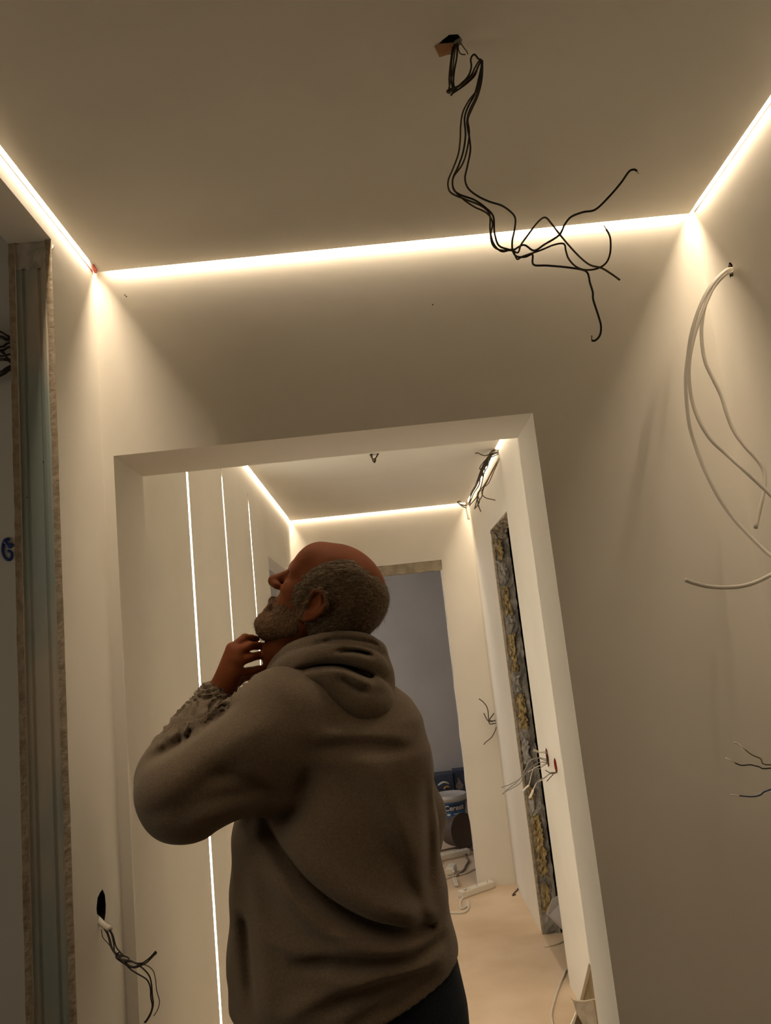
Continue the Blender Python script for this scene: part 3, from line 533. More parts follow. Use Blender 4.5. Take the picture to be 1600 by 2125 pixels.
# tangle at the corridor's right ceiling edge
b = root('wire_tangle', (XR2, 3.75, 2.40), 'thick tangle of wires hanging along the corridor ceiling light line', 'wires')
rnd = random.Random(5)
base = [(0.6286, 3.7000, 2.4048), (0.5969, 3.7400, 2.3940), (0.5802, 3.8200, 2.3733), (0.5676, 3.9500, 2.3466), (0.5620, 4.1000, 2.3278), (0.5556, 4.3000, 2.3154), (0.5602, 4.6000, 2.3067)]
def jitter(pts, a, b_): return [(x + rnd.uniform(-a, a), y + rnd.uniform(-b_, b_), z + rnd.uniform(-a, a)) for x, y, z in pts]
for k in range(15):
    pts = jitter(base[:3 + k % 5], 0.010, 0.02)
    wire('wire', [(XR2 + 0.02, 3.69, 2.395)] + pts, 0.0032, rnd.choice(['wire_brown', 'wire_grey', 'wire_black', 'wire_olive']), b, 4, 6)
for k, (pts, m_) in enumerate([
  ([(0.6271, 3.6900, 2.3854), (0.5765, 3.7200, 2.3667), (0.5530, 3.7500, 2.3030), (0.5356, 3.7800, 2.2503), (0.5133, 3.8000, 2.2077), (0.4747, 3.8200, 2.1714)], 'wire_black'),
  ([(0.6252, 3.6800, 2.3638), (0.5969, 3.6900, 2.3161), (0.5613, 3.7000, 2.2668), (0.5402, 3.7100, 2.2399), (0.5095, 3.7200, 2.2116), (0.5010, 3.7200, 2.1813), (0.4832, 3.7200, 2.1329)], 'wire_black'),
  ([(0.6269, 3.6800, 2.3588), (0.5882, 3.6850, 2.3086), (0.5536, 3.6900, 2.2534), (0.5297, 3.6900, 2.2129), (0.5215, 3.6900, 2.1852), (0.4986, 3.6900, 2.1520), (0.5075, 3.6900, 2.1108)], 'wire_brown'),
  ([(0.6249, 3.6700, 2.3541), (0.5905, 3.6800, 2.2952), (0.5552, 3.6800, 2.2392), (0.5176, 3.6800, 2.2193), (0.4976, 3.6800, 2.1715), (0.4998, 3.6800, 2.1334), (0.5061, 3.6800, 2.1092)], 'wire_brown'),
  ([(0.6197, 3.6700, 2.3498), (0.5743, 3.6750, 2.2838), (0.5347, 3.6800, 2.2246), (0.5034, 3.6800, 2.1994), (0.5056, 3.6800, 2.1612), (0.4912, 3.6800, 2.1391), (0.4757, 3.6800, 2.1265)], 'wire_olive'),
  ([(0.6206, 3.6700, 2.3569), (0.5625, 3.6720, 2.2677), (0.5223, 3.6750, 2.2059), (0.5326, 3.6750, 2.1763), (0.5636, 3.6750, 2.1636), (0.5814, 3.6750, 2.1570)], 'wire_brown'),
  ([(0.6216, 3.7000, 2.4056), (0.5749, 3.7200, 2.3912), (0.5517, 3.7200, 2.3961), (0.5341, 3.7200, 2.4078), (0.5197, 3.7200, 2.4069)], 'wire_olive'),
  ([(0.5827, 3.7500, 2.3857), (0.5519, 3.8000, 2.3615), (0.5476, 3.8200, 2.3468), (0.5633, 3.8000, 2.3554), (0.5771, 3.7800, 2.3689)], 'wire_black'),
]): wire('wire', pts, 0.0024, m_, b, 5, 6)
b = root('cable_end', (0.5999, 5.0000, 2.3541), 'pale torn cable end in the corner where the wire tangle stops', 'cable')
wire('cable', [(0.6065, 4.9800, 2.3978), (0.5987, 5.0000, 2.3703), (0.6003, 5.0000, 2.3316), (0.6034, 5.0000, 2.2802)], 0.008, 'rag', b, 4, 7)
wire('wire', [(0.5967, 4.9800, 2.3700), (0.5711, 4.9700, 2.3741), (0.5436, 4.9600, 2.3879), (0.5405, 4.9500, 2.3959), (0.5595, 4.9500, 2.3970)], 0.004, 'wire_olive', b, 4, 6)
wire('wire', [(0.5948, 4.9800, 2.3542), (0.5699, 4.9700, 2.3646), (0.5490, 4.9600, 2.3809)], 0.004, 'wire_grey', b, 4, 6)

# red corner connector of the near light line
rc = prism('corner_connector', [(-0.5675, 1.6103, 2.4170), (-0.5645, 1.6109, 2.4170), (-0.5668, 1.6374, 2.4170), (-0.5709, 1.6457, 2.4170), (-0.5760, 1.6447, 2.4170), (-0.5735, 1.6292, 2.4170)], (0, 0, 0.012), 'red_plastic')
tag(rc, 'tiny red plastic connector in the upper left ceiling corner', 'connector')

# wires from the end wall of the corridor
b = root('wire_bundle', (0.6383, 5.1630, 0.9888), 'thin curled wires poking from the end wall right of the far opening', 'wires')
for pts, m_ in (([(0.6422, 5.1600, 0.9977), (0.6078, 5.1200, 0.9898), (0.5736, 5.0800, 1.0029), (0.5551, 5.0600, 1.0451), (0.5528, 5.0600, 1.0513)], 'wire_olive'), ([(0.6410, 5.1600, 0.9887), (0.6143, 5.1200, 0.9921), (0.5861, 5.0800, 1.0046), (0.6162, 5.0600, 1.0446)], 'wire_black'), ([(0.6391, 5.1600, 0.9739), (0.6060, 5.1200, 0.9750), (0.5819, 5.0900, 0.9863), (0.5799, 5.0600, 1.0722), (0.5598, 5.0500, 1.1166), (0.5315, 5.0400, 1.1440)], 'wire_brown'), ([(0.6383, 5.1600, 0.9679), (0.6205, 5.1300, 0.9337), (0.5870, 5.1000, 0.8958), (0.5448, 5.0800, 0.8729), (0.5299, 5.0700, 0.8610)], 'wire_olive'), ([(0.6433, 5.1600, 1.0066), (0.6425, 5.1500, 0.9865), (0.6417, 5.1500, 0.9565)], 'wire_black')):
    wire('wire', pts, 0.0030, m_, b, 5, 6)

# two red flush boxes in the right wall with grey wires
bx1 = (0.6300, 3.4892, 0.9828); bx2 = (0.6300, 3.3279, 0.9738)
for c, hh, lab, ends in ((bx1, 0.075, 'dark red wall box with a spray of stripped grey wires, left of its pair', 0), (bx2, 0.055, 'narrow bright red wall box with two grey wires, right of its pair', 1)):
    cutter = prism('cutter', [(XR2 - 0.01, c[1] + a, c[2] + d) for a, d in jag(0, 0, 0.028, hh * 0.55, 14, 0.08, 3 + ends)], (0.05, 0, 0), None)
    cut(wcr, cutter)
    r_ = root('wall_box', (XR2, c[1], c[2]), lab, 'wall box')
    bm = bmesh.new(); n = 18; ri = []
    for d, k in ((-0.001, 1.0), (0.036, 0.96)):
        ri.append([bm.verts.new((XR2 + d, c[1] + 0.026 * k * math.cos(2*math.pi*i/n), c[2] + hh * 0.5 * k * math.sin(2*math.pi*i/n))) for i in range(n)])
    for i in range(n): bm.faces.new([ri[0][i], ri[0][(i+1) % n], ri[1][(i+1) % n], ri[1][i]])
    bm.faces.new(ri[1])
    finish('box_shell', bm, 'red_plastic' if ends else 'red_dark', r_)
    runs = [([(0.6217, 3.4700, 1.0102), (0.5922, 3.4200, 1.0177), (0.5684, 3.3800, 1.0330), (0.5536, 3.3600, 1.0409)], 'wire_pale'), ([(0.6208, 3.4700, 1.0043), (0.5879, 3.4200, 1.0161), (0.5658, 3.3800, 1.0294), (0.5508, 3.3600, 1.0354)], 'wire_pale'),
            ([(0.6234, 3.4800, 0.9787), (0.5777, 3.4000, 1.0002), (0.5376, 3.3200, 1.0074), (0.5079, 3.2700, 1.0004), (0.4851, 3.2200, 0.9822), (0.4517, 3.1600, 0.9658), (0.4078, 3.1000, 0.9605), (0.3668, 3.0600, 0.9592)], 'wire_grey'),
            ([(0.6226, 3.4800, 0.9728), (0.5735, 3.4000, 0.9987), (0.5241, 3.3000, 1.0078), (0.4958, 3.2400, 0.9929), (0.4675, 3.1800, 0.9737), (0.4331, 3.1200, 0.9599), (0.3928, 3.0700, 0.9513), (0.3636, 3.0300, 0.9405)], 'wire_grey'),
            ([(0.6217, 3.4800, 0.9669), (0.5825, 3.4200, 0.9774), (0.5469, 3.3600, 0.9779), (0.5156, 3.3000, 0.9746), (0.4812, 3.2200, 0.9679), (0.4514, 3.1600, 0.9496), (0.4132, 3.1000, 0.9458), (0.3811, 3.0600, 0.9438)], 'wire_grey'),
            ([(0.6212, 3.4800, 0.9630), (0.5866, 3.4300, 0.9637), (0.5571, 3.3800, 0.9662), (0.5334, 3.3400, 0.9649), (0.5133, 3.3200, 0.9605)], 'wire_pale'),
            ([(0.6206, 3.4800, 0.9591), (0.5976, 3.4500, 0.9558), (0.5747, 3.4200, 0.9507), (0.5564, 3.4000, 0.9634)], 'wire_grey')] if not ends else [
            ([(0.6267, 3.3200, 0.9487), (0.5996, 3.2800, 0.9557), (0.5636, 3.2200, 0.9520), (0.5251, 3.1600, 0.9510), (0.5009, 3.1200, 0.9386), (0.4780, 3.0800, 0.9198)], 'wire_grey'),
            ([(0.6281, 3.3200, 0.9447), (0.5890, 3.2700, 0.9508), (0.5473, 3.2000, 0.9458), (0.5150, 3.1500, 0.9464), (0.4907, 3.1000, 0.9325), (0.4742, 3.0700, 0.9185)], 'wire_pale'),
            ([(0.6270, 3.3200, 0.9506), (0.6029, 3.2800, 0.9516), (0.5811, 3.2600, 0.9643), (0.5724, 3.2500, 0.9723)], 'wire_brown'),
            ([(0.6162, 3.3100, 0.9456), (0.5931, 3.2800, 0.9376), (0.5740, 3.2600, 0.9279)], 'wire_brown')]
    for pts, m_ in runs:
        wire('wire', [(XR2 + 0.03, c[1], c[2])] + pts, 0.0017, m_, r_, 5, 6)
    if ends:
        wire('wire_end_cap', [(0.4885, 3.1000, 0.9292), (0.4719, 3.0700, 0.9152), (0.4661, 3.0600, 0.9124)], 0.0042, 'white_plastic', r_, 3, 7)
    else:
        wire('wire_end_cap', [(0.5051, 3.3000, 0.9117), (0.4870, 3.2800, 0.9057), (0.4730, 3.2600, 0.8995)], 0.0038, 'white_plastic', r_, 3, 7)
        wire('wire', [(0.5459, 3.3600, 0.9703), (0.5278, 3.3300, 0.9518), (0.5150, 3.3100, 0.9278), (0.5051, 3.3000, 0.9117)], 0.0015, 'wire_pale', r_, 4, 6)

# ------------------------------------------------------------------ things on the floor
def power_strip(c, ang, L, label, nsock):
    r = root('power_strip', (c[0], c[1], 0), label, 'power strip')
    mtx = Matrix.Translation((c[0], c[1], 0)) @ Matrix.Rotation(ang, 4, 'Z')
    bm = box_bm(-L/2, L/2, -0.027, 0.027, 0.0, 0.040, 0.007); bmesh.ops.transform(bm, matrix=mtx, verts=bm.verts)
    finish('body', bm, 'white_plastic', r)
    for k in range(nsock):
        x = -L/2 + 0.05 + (L - 0.09) * k / max(1, nsock - 1)
        s = finish('socket', lathe_bm([(0.019, 0.0385), (0.019, 0.0412), (0.016, 0.0412), (0.015, 0.0402)], 20, mtx @ Matrix.Translation((x, 0, 0))), 'white_plastic', r)
        for d in (-0.008, 0.008):
            finish('pin_hole', lathe_bm([(0.003, 0.0400), (0.003, 0.0418)], 10, mtx @ Matrix.Translation((x + d * 0.7, d * 0.7, 0))), 'socket_dark', s)
    return r, mtx
s1, m1 = power_strip((0.3809, 5.0829, 0.0000), math.radians(34), 0.26, 'white power strip lying nearest the corridor, by the end wall corner', 3)
wire('cord', [m1 @ Vector((-0.13, 0, 0.018))] + [(0.2854, 5.0027, 0.0060), (0.2626, 4.9116, 0.0060), (0.2589, 4.8094, 0.0060), (0.2927, 4.8406, 0.0060), (0.3082, 4.9403, 0.0060), (0.3002, 4.8040, 0.0060), (0.2663, 4.7405, 0.0060), (0.2068, 4.7520, 0.0060), (0.1313, 4.7770, 0.0060), (0.0444, 4.8140, 0.0060), (-0.1222, 4.8944, 0.0060)], 0.0065, 'cable_white', s1, 6, 8)
bm = box_bm(-0.028, 0.028, -0.02, 0.02, 0.004, 0.04, 0.008); bmesh.ops.transform(bm, matrix=Matrix.Translation((0.3165, 5.0305, 0.0000)) @ Matrix.Rotation(0.6, 4, 'Z'), verts=bm.verts)
finish('plug', bm, 'white_plastic', s1)
s2, m2 = power_strip((0.3120, 5.9232, 0.0000), math.radians(22), 0.24, 'white power strip lying further back beside the brown bucket', 3)
wire('cord', [m2 @ Vector((0.12, 0, 0.018))] + [(0.3909, 5.9056, 0.0060), (0.3984, 5.7745, 0.0060), (0.3706, 5.6632, 0.0060), (0.3438, 5.5563, 0.0060), (0.3159, 5.4990, 0.0060), (0.2885, 5.4429, 0.0060)], 0.007, 'socket_dark', s2, 6, 8)
wire('cord', [m2 @ Vector((-0.12, 0, 0.018))] + [(0.2075, 5.8020, 0.0060), (0.1707, 5.7551, 0.0060), (0.1230, 5.8112, 0.0060), (0.0231, 5.8765, 0.0060)], 0.007, 'cable_white', s2, 6, 8)
# a plug adaptor with its leads
ad = root('plug_adaptor', (0.2668, 5.3442, 0.0000), 'white plug adaptor with twin leads between the two power strips', 'plug')
bm = box_bm(-0.028, 0.028, -0.055, 0.055, 0.0, 0.05, 0.01); bmesh.ops.transform(bm, matrix=Matrix.Translation((0.2640, 5.5414, 0.0000)) @ Matrix.Rotation(-0.25, 4, 'Z'), verts=bm.verts)
finish('body', bm, 'white_plastic', ad)
for k in range(2):
    o = 4 * k
    wire('lead', [tuple(Vector(q) + Vector((0.012 * k, 0, 0))) for q in [(0.2625, 5.3874, 0.0120), (0.2634, 5.3233, 0.0120), (0.2643, 5.2608, 0.0120), (0.2639, 5.2203, 0.0120)]], 0.0065, 'cable_white', ad, 5, 8)
wire('lead', [(0.2759, 5.4473, 0.0300), (0.2640, 5.4970, 0.0300), (0.2234, 5.5129, 0.0300), (0.1590, 5.5152, 0.0300), (0.1117, 5.5336, 0.0300)], 0.006, 'cable_white', ad, 5, 8)
# loose leads on the floor of the far room
tag(wire('floor_lead', [(0.5064, 5.6090, 0.0060), (0.4191, 5.5614, 0.0060), (0.3469, 5.4870, 0.0060), (0.2639, 5.4523, 0.0060), (0.1960, 5.3914, 0.0060), (0.1235, 5.2225, 0.0060), (0.0606, 5.1764, 0.0060)], 0.0055, 'cable_white', None, 6, 8), 'thin pale lead crossing the floor behind the power strips', 'cable')
tag(wire('floor_lead', [(0.5483, 5.9457, 0.0060), (0.4551, 6.0538, 0.0060), (0.3571, 6.1523, 0.0060), (0.2471, 6.1291, 0.0060), (0.1360, 6.0658, 0.0060), (0.0299, 6.0832, 0.0060)], 0.006, 'socket_dark', None, 6, 8), 'dark lead lying on the floor in front of the brown bucket', 'cable')
# white cord on the corridor floor
tag(wire('extension_cord', [(0.9644, 4.0482, 0.0050), (0.8122, 4.0018, 0.0050), (0.6625, 3.8510, 0.0050), (0.6238, 3.7767, 0.0050), (0.5847, 3.6863, 0.0050), (0.5562, 3.6122, 0.0050), (0.5217, 3.5164, 0.0050), (0.4972, 3.4366, 0.0050), (0.4865, 3.3575, 0.0050), (0.4761, 3.2636, 0.0050), (0.4508, 3.1611, 0.0050)], 0.0042, 'cable_white', None, 6, 8), 'white cord running out from under the cut wall board on the corridor floor', 'cable')
tag(wire('floor_wire', [(0.72, 4.18, 0.004), (0.68, 4.15, 0.004), (0.63, 4.13, 0.004), (0.605, 4.135, 0.004)], 0.003, 'rag', None, 5, 6), 'short pale wire on the floor at the foot of the raw jamb', 'wire')
tag(wire('floor_wire', [(0.6524, 5.1099, 0.0030), (0.6150, 5.0268, 0.0030), (0.5899, 4.9794, 0.0030), (0.5789, 4.9464, 0.0030), (0.5980, 4.9580, 0.0030)], 0.004, 'wire_brown', None, 5, 6), 'short bent wire scrap on the floor by the end wall corner', 'wire')
sheetp = prism('plastic_sheet', [(0.74, 4.29, 0.003), (0.66, 4.285, 0.10), (0.70, 4.29, 0.17), (0.80, 4.295, 0.20), (0.82, 4.2, 0.003)], (0.004, -0.006, 0.001), 'far_plaster')
tag(sheetp, 'crumpled grey plastic sheet at the foot of the raw jamb', 'plastic sheet')
# paper sheet and board offcut standing at the right wall of the corridor
sh = root('paper_sheet', (0.4532, 2.6000, 0.1855), 'pale mottled paper sheet hanging by a string at the foot of the right corridor wall', 'paper')
prism('sheet', [(0.4462, 2.6000, 0.4071), (0.4634, 2.6000, 0.4026), (0.4851, 2.6000, 0.3990), (0.5082, 2.6000, 0.3953), (0.5109, 2.6000, 0.3251), (0.5287, 2.6000, 0.2303), (0.5085, 2.6000, 0.2324), (0.4669, 2.6000, 0.3363), (0.4526, 2.6000, 0.3700)], (0.0, 0.003, 0), 'mottled_sheet', sh)
wire('string', [(0.4411, 2.5970, 0.4169), (0.4443, 2.5970, 0.4085), (0.4568, 2.5970, 0.4032), (0.4770, 2.5970, 0.3997), (0.4949, 2.5970, 0.4006), (0.5085, 2.5970, 0.4019), (0.5366, 2.5970, 0.4017)], 0.0022, 'rag', sh, 4, 6)
of = root('board_offcut', (0.48, 2.62, 0.0), 'small brown board wedge with a white edge below the mottled paper sheet', 'board')
prism('board', [(0.4574, 2.6200, 0.3597), (0.4456, 2.6200, 0.3298), (0.3845, 2.6200, 0.2357), (0.3496, 2.6200, 0.0945)] + [(0.40, 2.62, 0.001), (0.56, 2.62, 0.001)] + [(0.5107, 2.6200, 0.0780), (0.5153, 2.6200, 0.2222), (0.4719, 2.6200, 0.3271)], (0, 0.012, 0), 'raw_brown', of)
prism('white_edge', [(0.4555, 2.6150, 0.3647), (0.4380, 2.6150, 0.3368), (0.3683, 2.6150, 0.2331), (0.3793, 2.6150, 0.2280), (0.4427, 2.6150, 0.3283), (0.4576, 2.6150, 0.3591)], (0, 0.008, 0), 'plaster', of)

# far room: bucket of adhesive, printed sack boxes, brown rubber bucket
bp = (0.3730, 6.7510, 0.0000)
bk = root('adhesive_bucket', (bp[0], bp[1], 0), 'white and blue adhesive bucket against the grey wall of the far room', 'bucket')
T = Matrix.Translation((bp[0], bp[1] + 0.0, 0))
finish('pail', lathe_bm([(0.098, 0.0), (0.102, 0.004), (0.132, 0.245), (0.137, 0.245), (0.137, 0.262), (0.130, 0.262)], 48, T), 'bucket_white', bk, True)
finish('lid', lathe_bm([(0.141, 0.255), (0.143, 0.262), (0.143, 0.282), (0.136, 0.287), (0.128, 0.282), (0.002, 0.282)], 48, T), 'bucket_white', bk, True)
def wrap(name, a0, a1, z0, z1, m_, off=0.0015, n=24, par=None):
    bm = bmesh.new(); rows = []
    for i in range(n + 1):
        a = a0 + (a1 - a0) * i / n; row = []
        for z in (z0, (z0 + z1) / 2, z1):
            r_ = 0.102 + 0.030 * (z - 0.004) / 0.241 + off
            row.append(bm.verts.new((bp[0] + r_ * math.cos(a), bp[1] + r_ * math.sin(a), z)))
        rows.append(row)
    for p_, q_ in zip(rows, rows[1:]):
        for k in range(2): bm.faces.new([p_[k], q_[k], q_[k+1], p_[k+1]])
    return finish(name, bm, m_, par, True)
lb = wrap('label', math.radians(200), math.radians(340), 0.03, 0.235, 'bucket_blue', par=bk)
wrap('label_band', math.radians(203), math.radians(337), 0.165, 0.225, 'navy_print', 0.0025, par=lb)
def text(body, size, loc, rot, m_, parent, bold=0.0, flat=True):
    cu = bpy.data.curves.new('lettering', 'FONT'); cu.body = body; cu.size = size; cu.align_x = 'LEFT'; cu.offset = bold
    to = bpy.data.objects.new('lettering', cu); COL.objects.link(to)
    to.location = loc; to.rotation_euler = rot
    bpy.context.view_layer.update()
    me = bpy.data.meshes.new_from_object(to.evaluated_get(bpy.context.evaluated_depsgraph_get()))
    me.transform(to.matrix_world)
    bpy.data.objects.remove(to, do_unlink=True)
    return me
# lettering bent round the pail
me = text('Ceresit', 0.058, (0, 0, 0), (0, 0, 0), None, None, 0.0010)
for v in me.vertices:
    a = math.radians(243) + v.co.x / 0.130
    z = 0.175 + v.co.y; r_ = 0.102 + 0.030 * (z - 0.004) / 0.241 + 0.0035
    v.co = (bp[0] + r_ * math.cos(a), bp[1] + r_ * math.sin(a), z)
link('lettering', me, 'print_white', lb)
for k, (a, z, s) in enumerate([(250, 0.135, 0.016), (258, 0.100, 0.018), (260, 0.062, 0.018)]):
    wrap('print_mark', math.radians(a), math.radians(a + 12), z, z + s, 'print_white', 0.0030, 6, lb)
wrap('print_mark', math.radians(275), math.radians(310), 0.142, 0.148, 'print_white', 0.0030, 8, lb)

sb = box('cardboard_box', 0.20, 0.442, 7.02, 7.27, 0.0, 0.21, 'cardboard', None, 0.004)
tag(sb, 'plain cardboard box standing behind the adhesive bucket', 'box')
pb = root('printed_box', (0.32, 7.14, 0.21), 'dark blue printed box with a rounded emblem on top of the cardboard box', 'box')
box('carton', 0.20, 0.44, 7.05, 7.25, 0.2115, 0.39, 'navy_print', pb, 0.003)
ex = (0.3485, 7.0400, 0.2961)
def disc(name, cx, cz, rx, rz, y, m_, par, a0=0, a1=360, n=28, th=0.0015):
    pts = [(cx + rx * math.cos(math.radians(a0 + (a1 - a0) * i / n)), y, cz + rz * math.sin(math.radians(a0 + (a1 - a0) * i / n))) for i in range(n if a1 - a0 == 360 else n + 1)]
    return prism(name, pts, (0, th, 0), m_, par)
em = disc('emblem', ex[0], ex[2] - 0.02, 0.066, 0.066, 7.046, 'navy_print', pb, 0, 180)
disc('print_mark', ex[0], ex[2] - 0.02, 0.062, 0.062, 7.0448, 'print_white', em, 40, 150)
disc('print_mark', ex[0] + 0.012, ex[2] - 0.02, 0.055, 0.052, 7.0436, 'print_green', em, 40, 120)
disc('print_mark', ex[0] + 0.002, ex[2] - 0.02, 0.052, 0.047, 7.0424, 'navy_print', em, 0, 180)
disc('print_mark', ex[0] + 0.025, ex[2] - 0.02, 0.030, 0.022, 7.0412, 'print_yellow', em, 20, 190)
disc('print_mark', ex[0] + 0.03, ex[2] - 0.022, 0.022, 0.014, 7.0400, 'navy_print', em, 20, 190)
pp = root('poster_box', (0.6, 7.15, 0.21), 'dark printed box beside the emblem box, half hidden by the wall', 'box')
box('carton', 0.446, 0.80, 7.08, 7.26, 0.2115, 0.405, 'navy_print', pp, 0.003)
prism('print_mark', [(q[0], 7.0785, q[2]) for q in [(0.4494, 7.0800, 0.2709), (0.4616, 7.0800, 0.3018), (0.4760, 7.0800, 0.3164), (0.4761, 7.0800, 0.3527), (0.4914, 7.0800, 0.3390), (0.5083, 7.0800, 0.3050), (0.5230, 7.0800, 0.2874), (0.5108, 7.0800, 0.2565), (0.4766, 7.0800, 0.2520)]], (0, 0.0012, 0), 'print_grey', pp)
cb = box('cardboard_box', 0.448, 0.86, 7.04, 7.28, 0.0, 0.21, 'cardboard', None, 0.004)
tag(cb, 'plain cardboard box under the half hidden printed box', 'box')
ck = finish('handle_hole', lathe_bm([(0.016, -0.001), (0.016, 0.001)], 14, Matrix.Translation((0.515, 7.0385, 0.165)) @ Matrix.Rotation(math.pi/2, 4, 'X')), 'painted_shade', cb)

# brown rubber bucket on its side, mouth to the right
rb = root('rubber_bucket', (0.3991, 6.0336, 0.0000), 'dark brown rubber bucket lying on its side on the far floor', 'bucket')
c = Vector((0.3802, 6.0969, 0.0000))
mtx = Matrix.Translation(c + Vector((0.004, 0.02, 0.129))) @ Matrix.Rotation(math.radians(-52), 4, 'Z') @ Matrix.Rotation(math.radians(84), 4, 'Y') @ Matrix.Scale(0.84, 4)
finish('shell', lathe_bm([(0.100, -0.14), (0.112, -0.132), (0.120, -0.10), (0.136, 0.02), (0.139, 0.03), (0.148, 0.03), (0.150, 0.045), (0.146, 0.055), (0.139, 0.053), (0.130, 0.03), (0.112, -0.09), (0.010, -0.10)], 48, mtx), 'rubber_brown', rb, True)
finish('rim_bead', lathe_bm([(0.149, 0.043), (0.153, 0.048), (0.152, 0.056), (0.146, 0.058), (0.142, 0.052)], 48, mtx), 'rubber_brown_in', rb, True)
finish('contents', lathe_bm([(0.128, 0.030), (0.110, 0.036), (0.004, 0.038)], 40, mtx), 'rubber_brown_in', rb, True)

# ------------------------------------------------------------------ the man
class Field:
    """signed-distance grid; surfaces are drawn with surface nets"""
    def __init__(s, xs, ys, zs):
        s.ax = [np.asarray(a, np.float32) for a in (xs, ys, zs)]
        s.F = np.full([len(a) for a in s.ax], 0.05, np.float32)
    def sub(s, lo, hi, m):
        sl = tuple(slice(max(0, int(np.searchsorted(a, l - m)) - 1), int(np.searchsorted(a, h + m)) + 1) for a, l, h in zip(s.ax, lo, hi))
        g = [a[c] for a, c in zip(s.ax, sl)]
        return sl, g[0][:, None, None], g[1][None, :, None], g[2][None, None, :]
    def op(s, prim, k=0.01, mode='add'):
        f, lo, hi = prim
        sl, X, Y, Z = s.sub(lo, hi, max(k, 0.012) + 0.01)
        d = f(X, Y, Z).astype(np.float32); A = s.F[sl]
        if mode == 'add':
            h = np.maximum(k - np.abs(A - d), 0) / k
            s.F[sl] = np.minimum(A, d) - h * h * k * 0.25
        else:
            d = -d; h = np.maximum(k - np.abs(A - d), 0) / k
            s.F[sl] = np.maximum(A, d) + h * h * k * 0.25
    def mesh(s):
        F = s.F; neg = F < 0
        nx, ny, nz = F.shape
        c = np.zeros((nx-1, ny-1, nz-1), np.int8)
        for i in (0, 1):
            for j in (0, 1):
                for k in (0, 1): c += neg[i:nx-1+i, j:ny-1+j, k:nz-1+k]
        act = np.argwhere((c > 0) & (c < 8))
        idx = np.full(c.shape, -1, np.int32); idx[tuple(act.T)] = np.arange(len(act))
        P = np.zeros((len(act), 3)); N = np.zeros(len(act))
        I, J, K = act.T
        for a in range(3):
            for u in (0, 1):
                for v in (0, 1):
                    o0 = [0, 0, 0]; o0[(a+1) % 3] = u; o0[(a+2) % 3] = v
                    o1 = list(o0); o1[a] = 1
                    f0 = F[I+o0[0], J+o0[1], K+o0[2]]; f1 = F[I+o1[0], J+o1[1], K+o1[2]]
                    m = (f0 < 0) != (f1 < 0)
                    t = np.where(m, f0 / np.where(m, f0 - f1, 1), 0)
                    q = np.array(o0, float)[None, :].repeat(len(act), 0); q[:, a] = t
                    P[m] += q[m]; N[m] += 1
        P = P / N[:, None] + act
        V = np.stack([np.interp(P[:, a], np.arange(len(s.ax[a])), s.ax[a]) for a in range(3)], 1)
        Q = []
        for a in range(3):
            b_, c_ = (a+1) % 3, (a+2) % 3
            sl0 = [slice(None)] * 3; sl1 = [slice(None)] * 3
            sl0[a] = slice(0, -1); sl1[a] = slice(1, None)
            n0, n1 = neg[tuple(sl0)], neg[tuple(sl1)]
            e = np.argwhere(n0 != n1)
            e = e[(e[:, b_] > 0) & (e[:, c_] > 0) & (e[:, b_] < F.shape[b_]-1) & (e[:, c_] < F.shape[c_]-1)]
            s0 = n0[tuple(e.T)]
            def cell(db, dc):
                q = e.copy(); q[:, b_] += db; q[:, c_] += dc
                return idx[tuple(q.T)]
            quad = np.stack([cell(-1, -1), cell(0, -1), cell(0, 0), cell(-1, 0)], 1)
            quad[~s0] = quad[~s0][:, ::-1]
            Q.append(quad)
        return V, np.concatenate(Q)
def field_object(name, fld, m_, parent, smooth_it=2, disp=None):
    V, Q = fld.mesh()
    # light Laplacian smoothing
    for _ in range(smooth_it):
        A = np.zeros_like(V); n = np.zeros(len(V))
        for a, b_ in ((0, 1), (1, 2), (2, 3), (3, 0)):
            np.add.at(A, Q[:, a], V[Q[:, b_]]); np.add.at(n, Q[:, a], 1)
            np.add.at(A, Q[:, b_], V[Q[:, a]]); np.add.at(n, Q[:, b_], 1)
        V = V * 0.5 + 0.5 * A / np.maximum(n, 1)[:, None]
    me = bpy.data.meshes.new(name)
    me.vertices.add(len(V)); me.vertices.foreach_set('co', V.ravel())
    me.loops.add(len(Q) * 4); me.loops.foreach_set('vertex_index', Q.ravel())
    me.polygons.add(len(Q)); me.polygons.foreach_set('loop_start', np.arange(len(Q)) * 4)
    me.update(calc_edges=True); me.validate()
    if disp:
        nrm = np.zeros(len(V) * 3); me.vertices.foreach_get('normal', nrm); nrm = nrm.reshape(-1, 3)
        V2 = V + nrm * np.array([disp(Vector(q)) for q in V])[:, None]
        me.vertices.foreach_set('co', V2.ravel()); me.update()
    return link(name, me, m_, parent, True)
def axis(lo, hi, fine, hf, hc):
    a = [lo]
    while a[-1] < hi: a.append(a[-1] + (hf if fine[0] <= a[-1] <= fine[1] else hc))
    return a
def cone(a, b, r1, r2=None):
    a = np.array(a, float); b = np.array(b, float); r2 = r1 if r2 is None else r2
    ba = b - a; L2 = max(float(ba @ ba), 1e-12)
    def f(X, Y, Z):
        h = np.clip(((X - a[0]) * ba[0] + (Y - a[1]) * ba[1] + (Z - a[2]) * ba[2]) / L2, 0, 1)
        return np.sqrt((X - a[0] - h * ba[0])**2 + (Y - a[1] - h * ba[1])**2 + (Z - a[2] - h * ba[2])**2) - (r1 + (r2 - r1) * h)
    r = max(r1, r2)
    return f, np.minimum(a, b) - r, np.maximum(a, b) + r
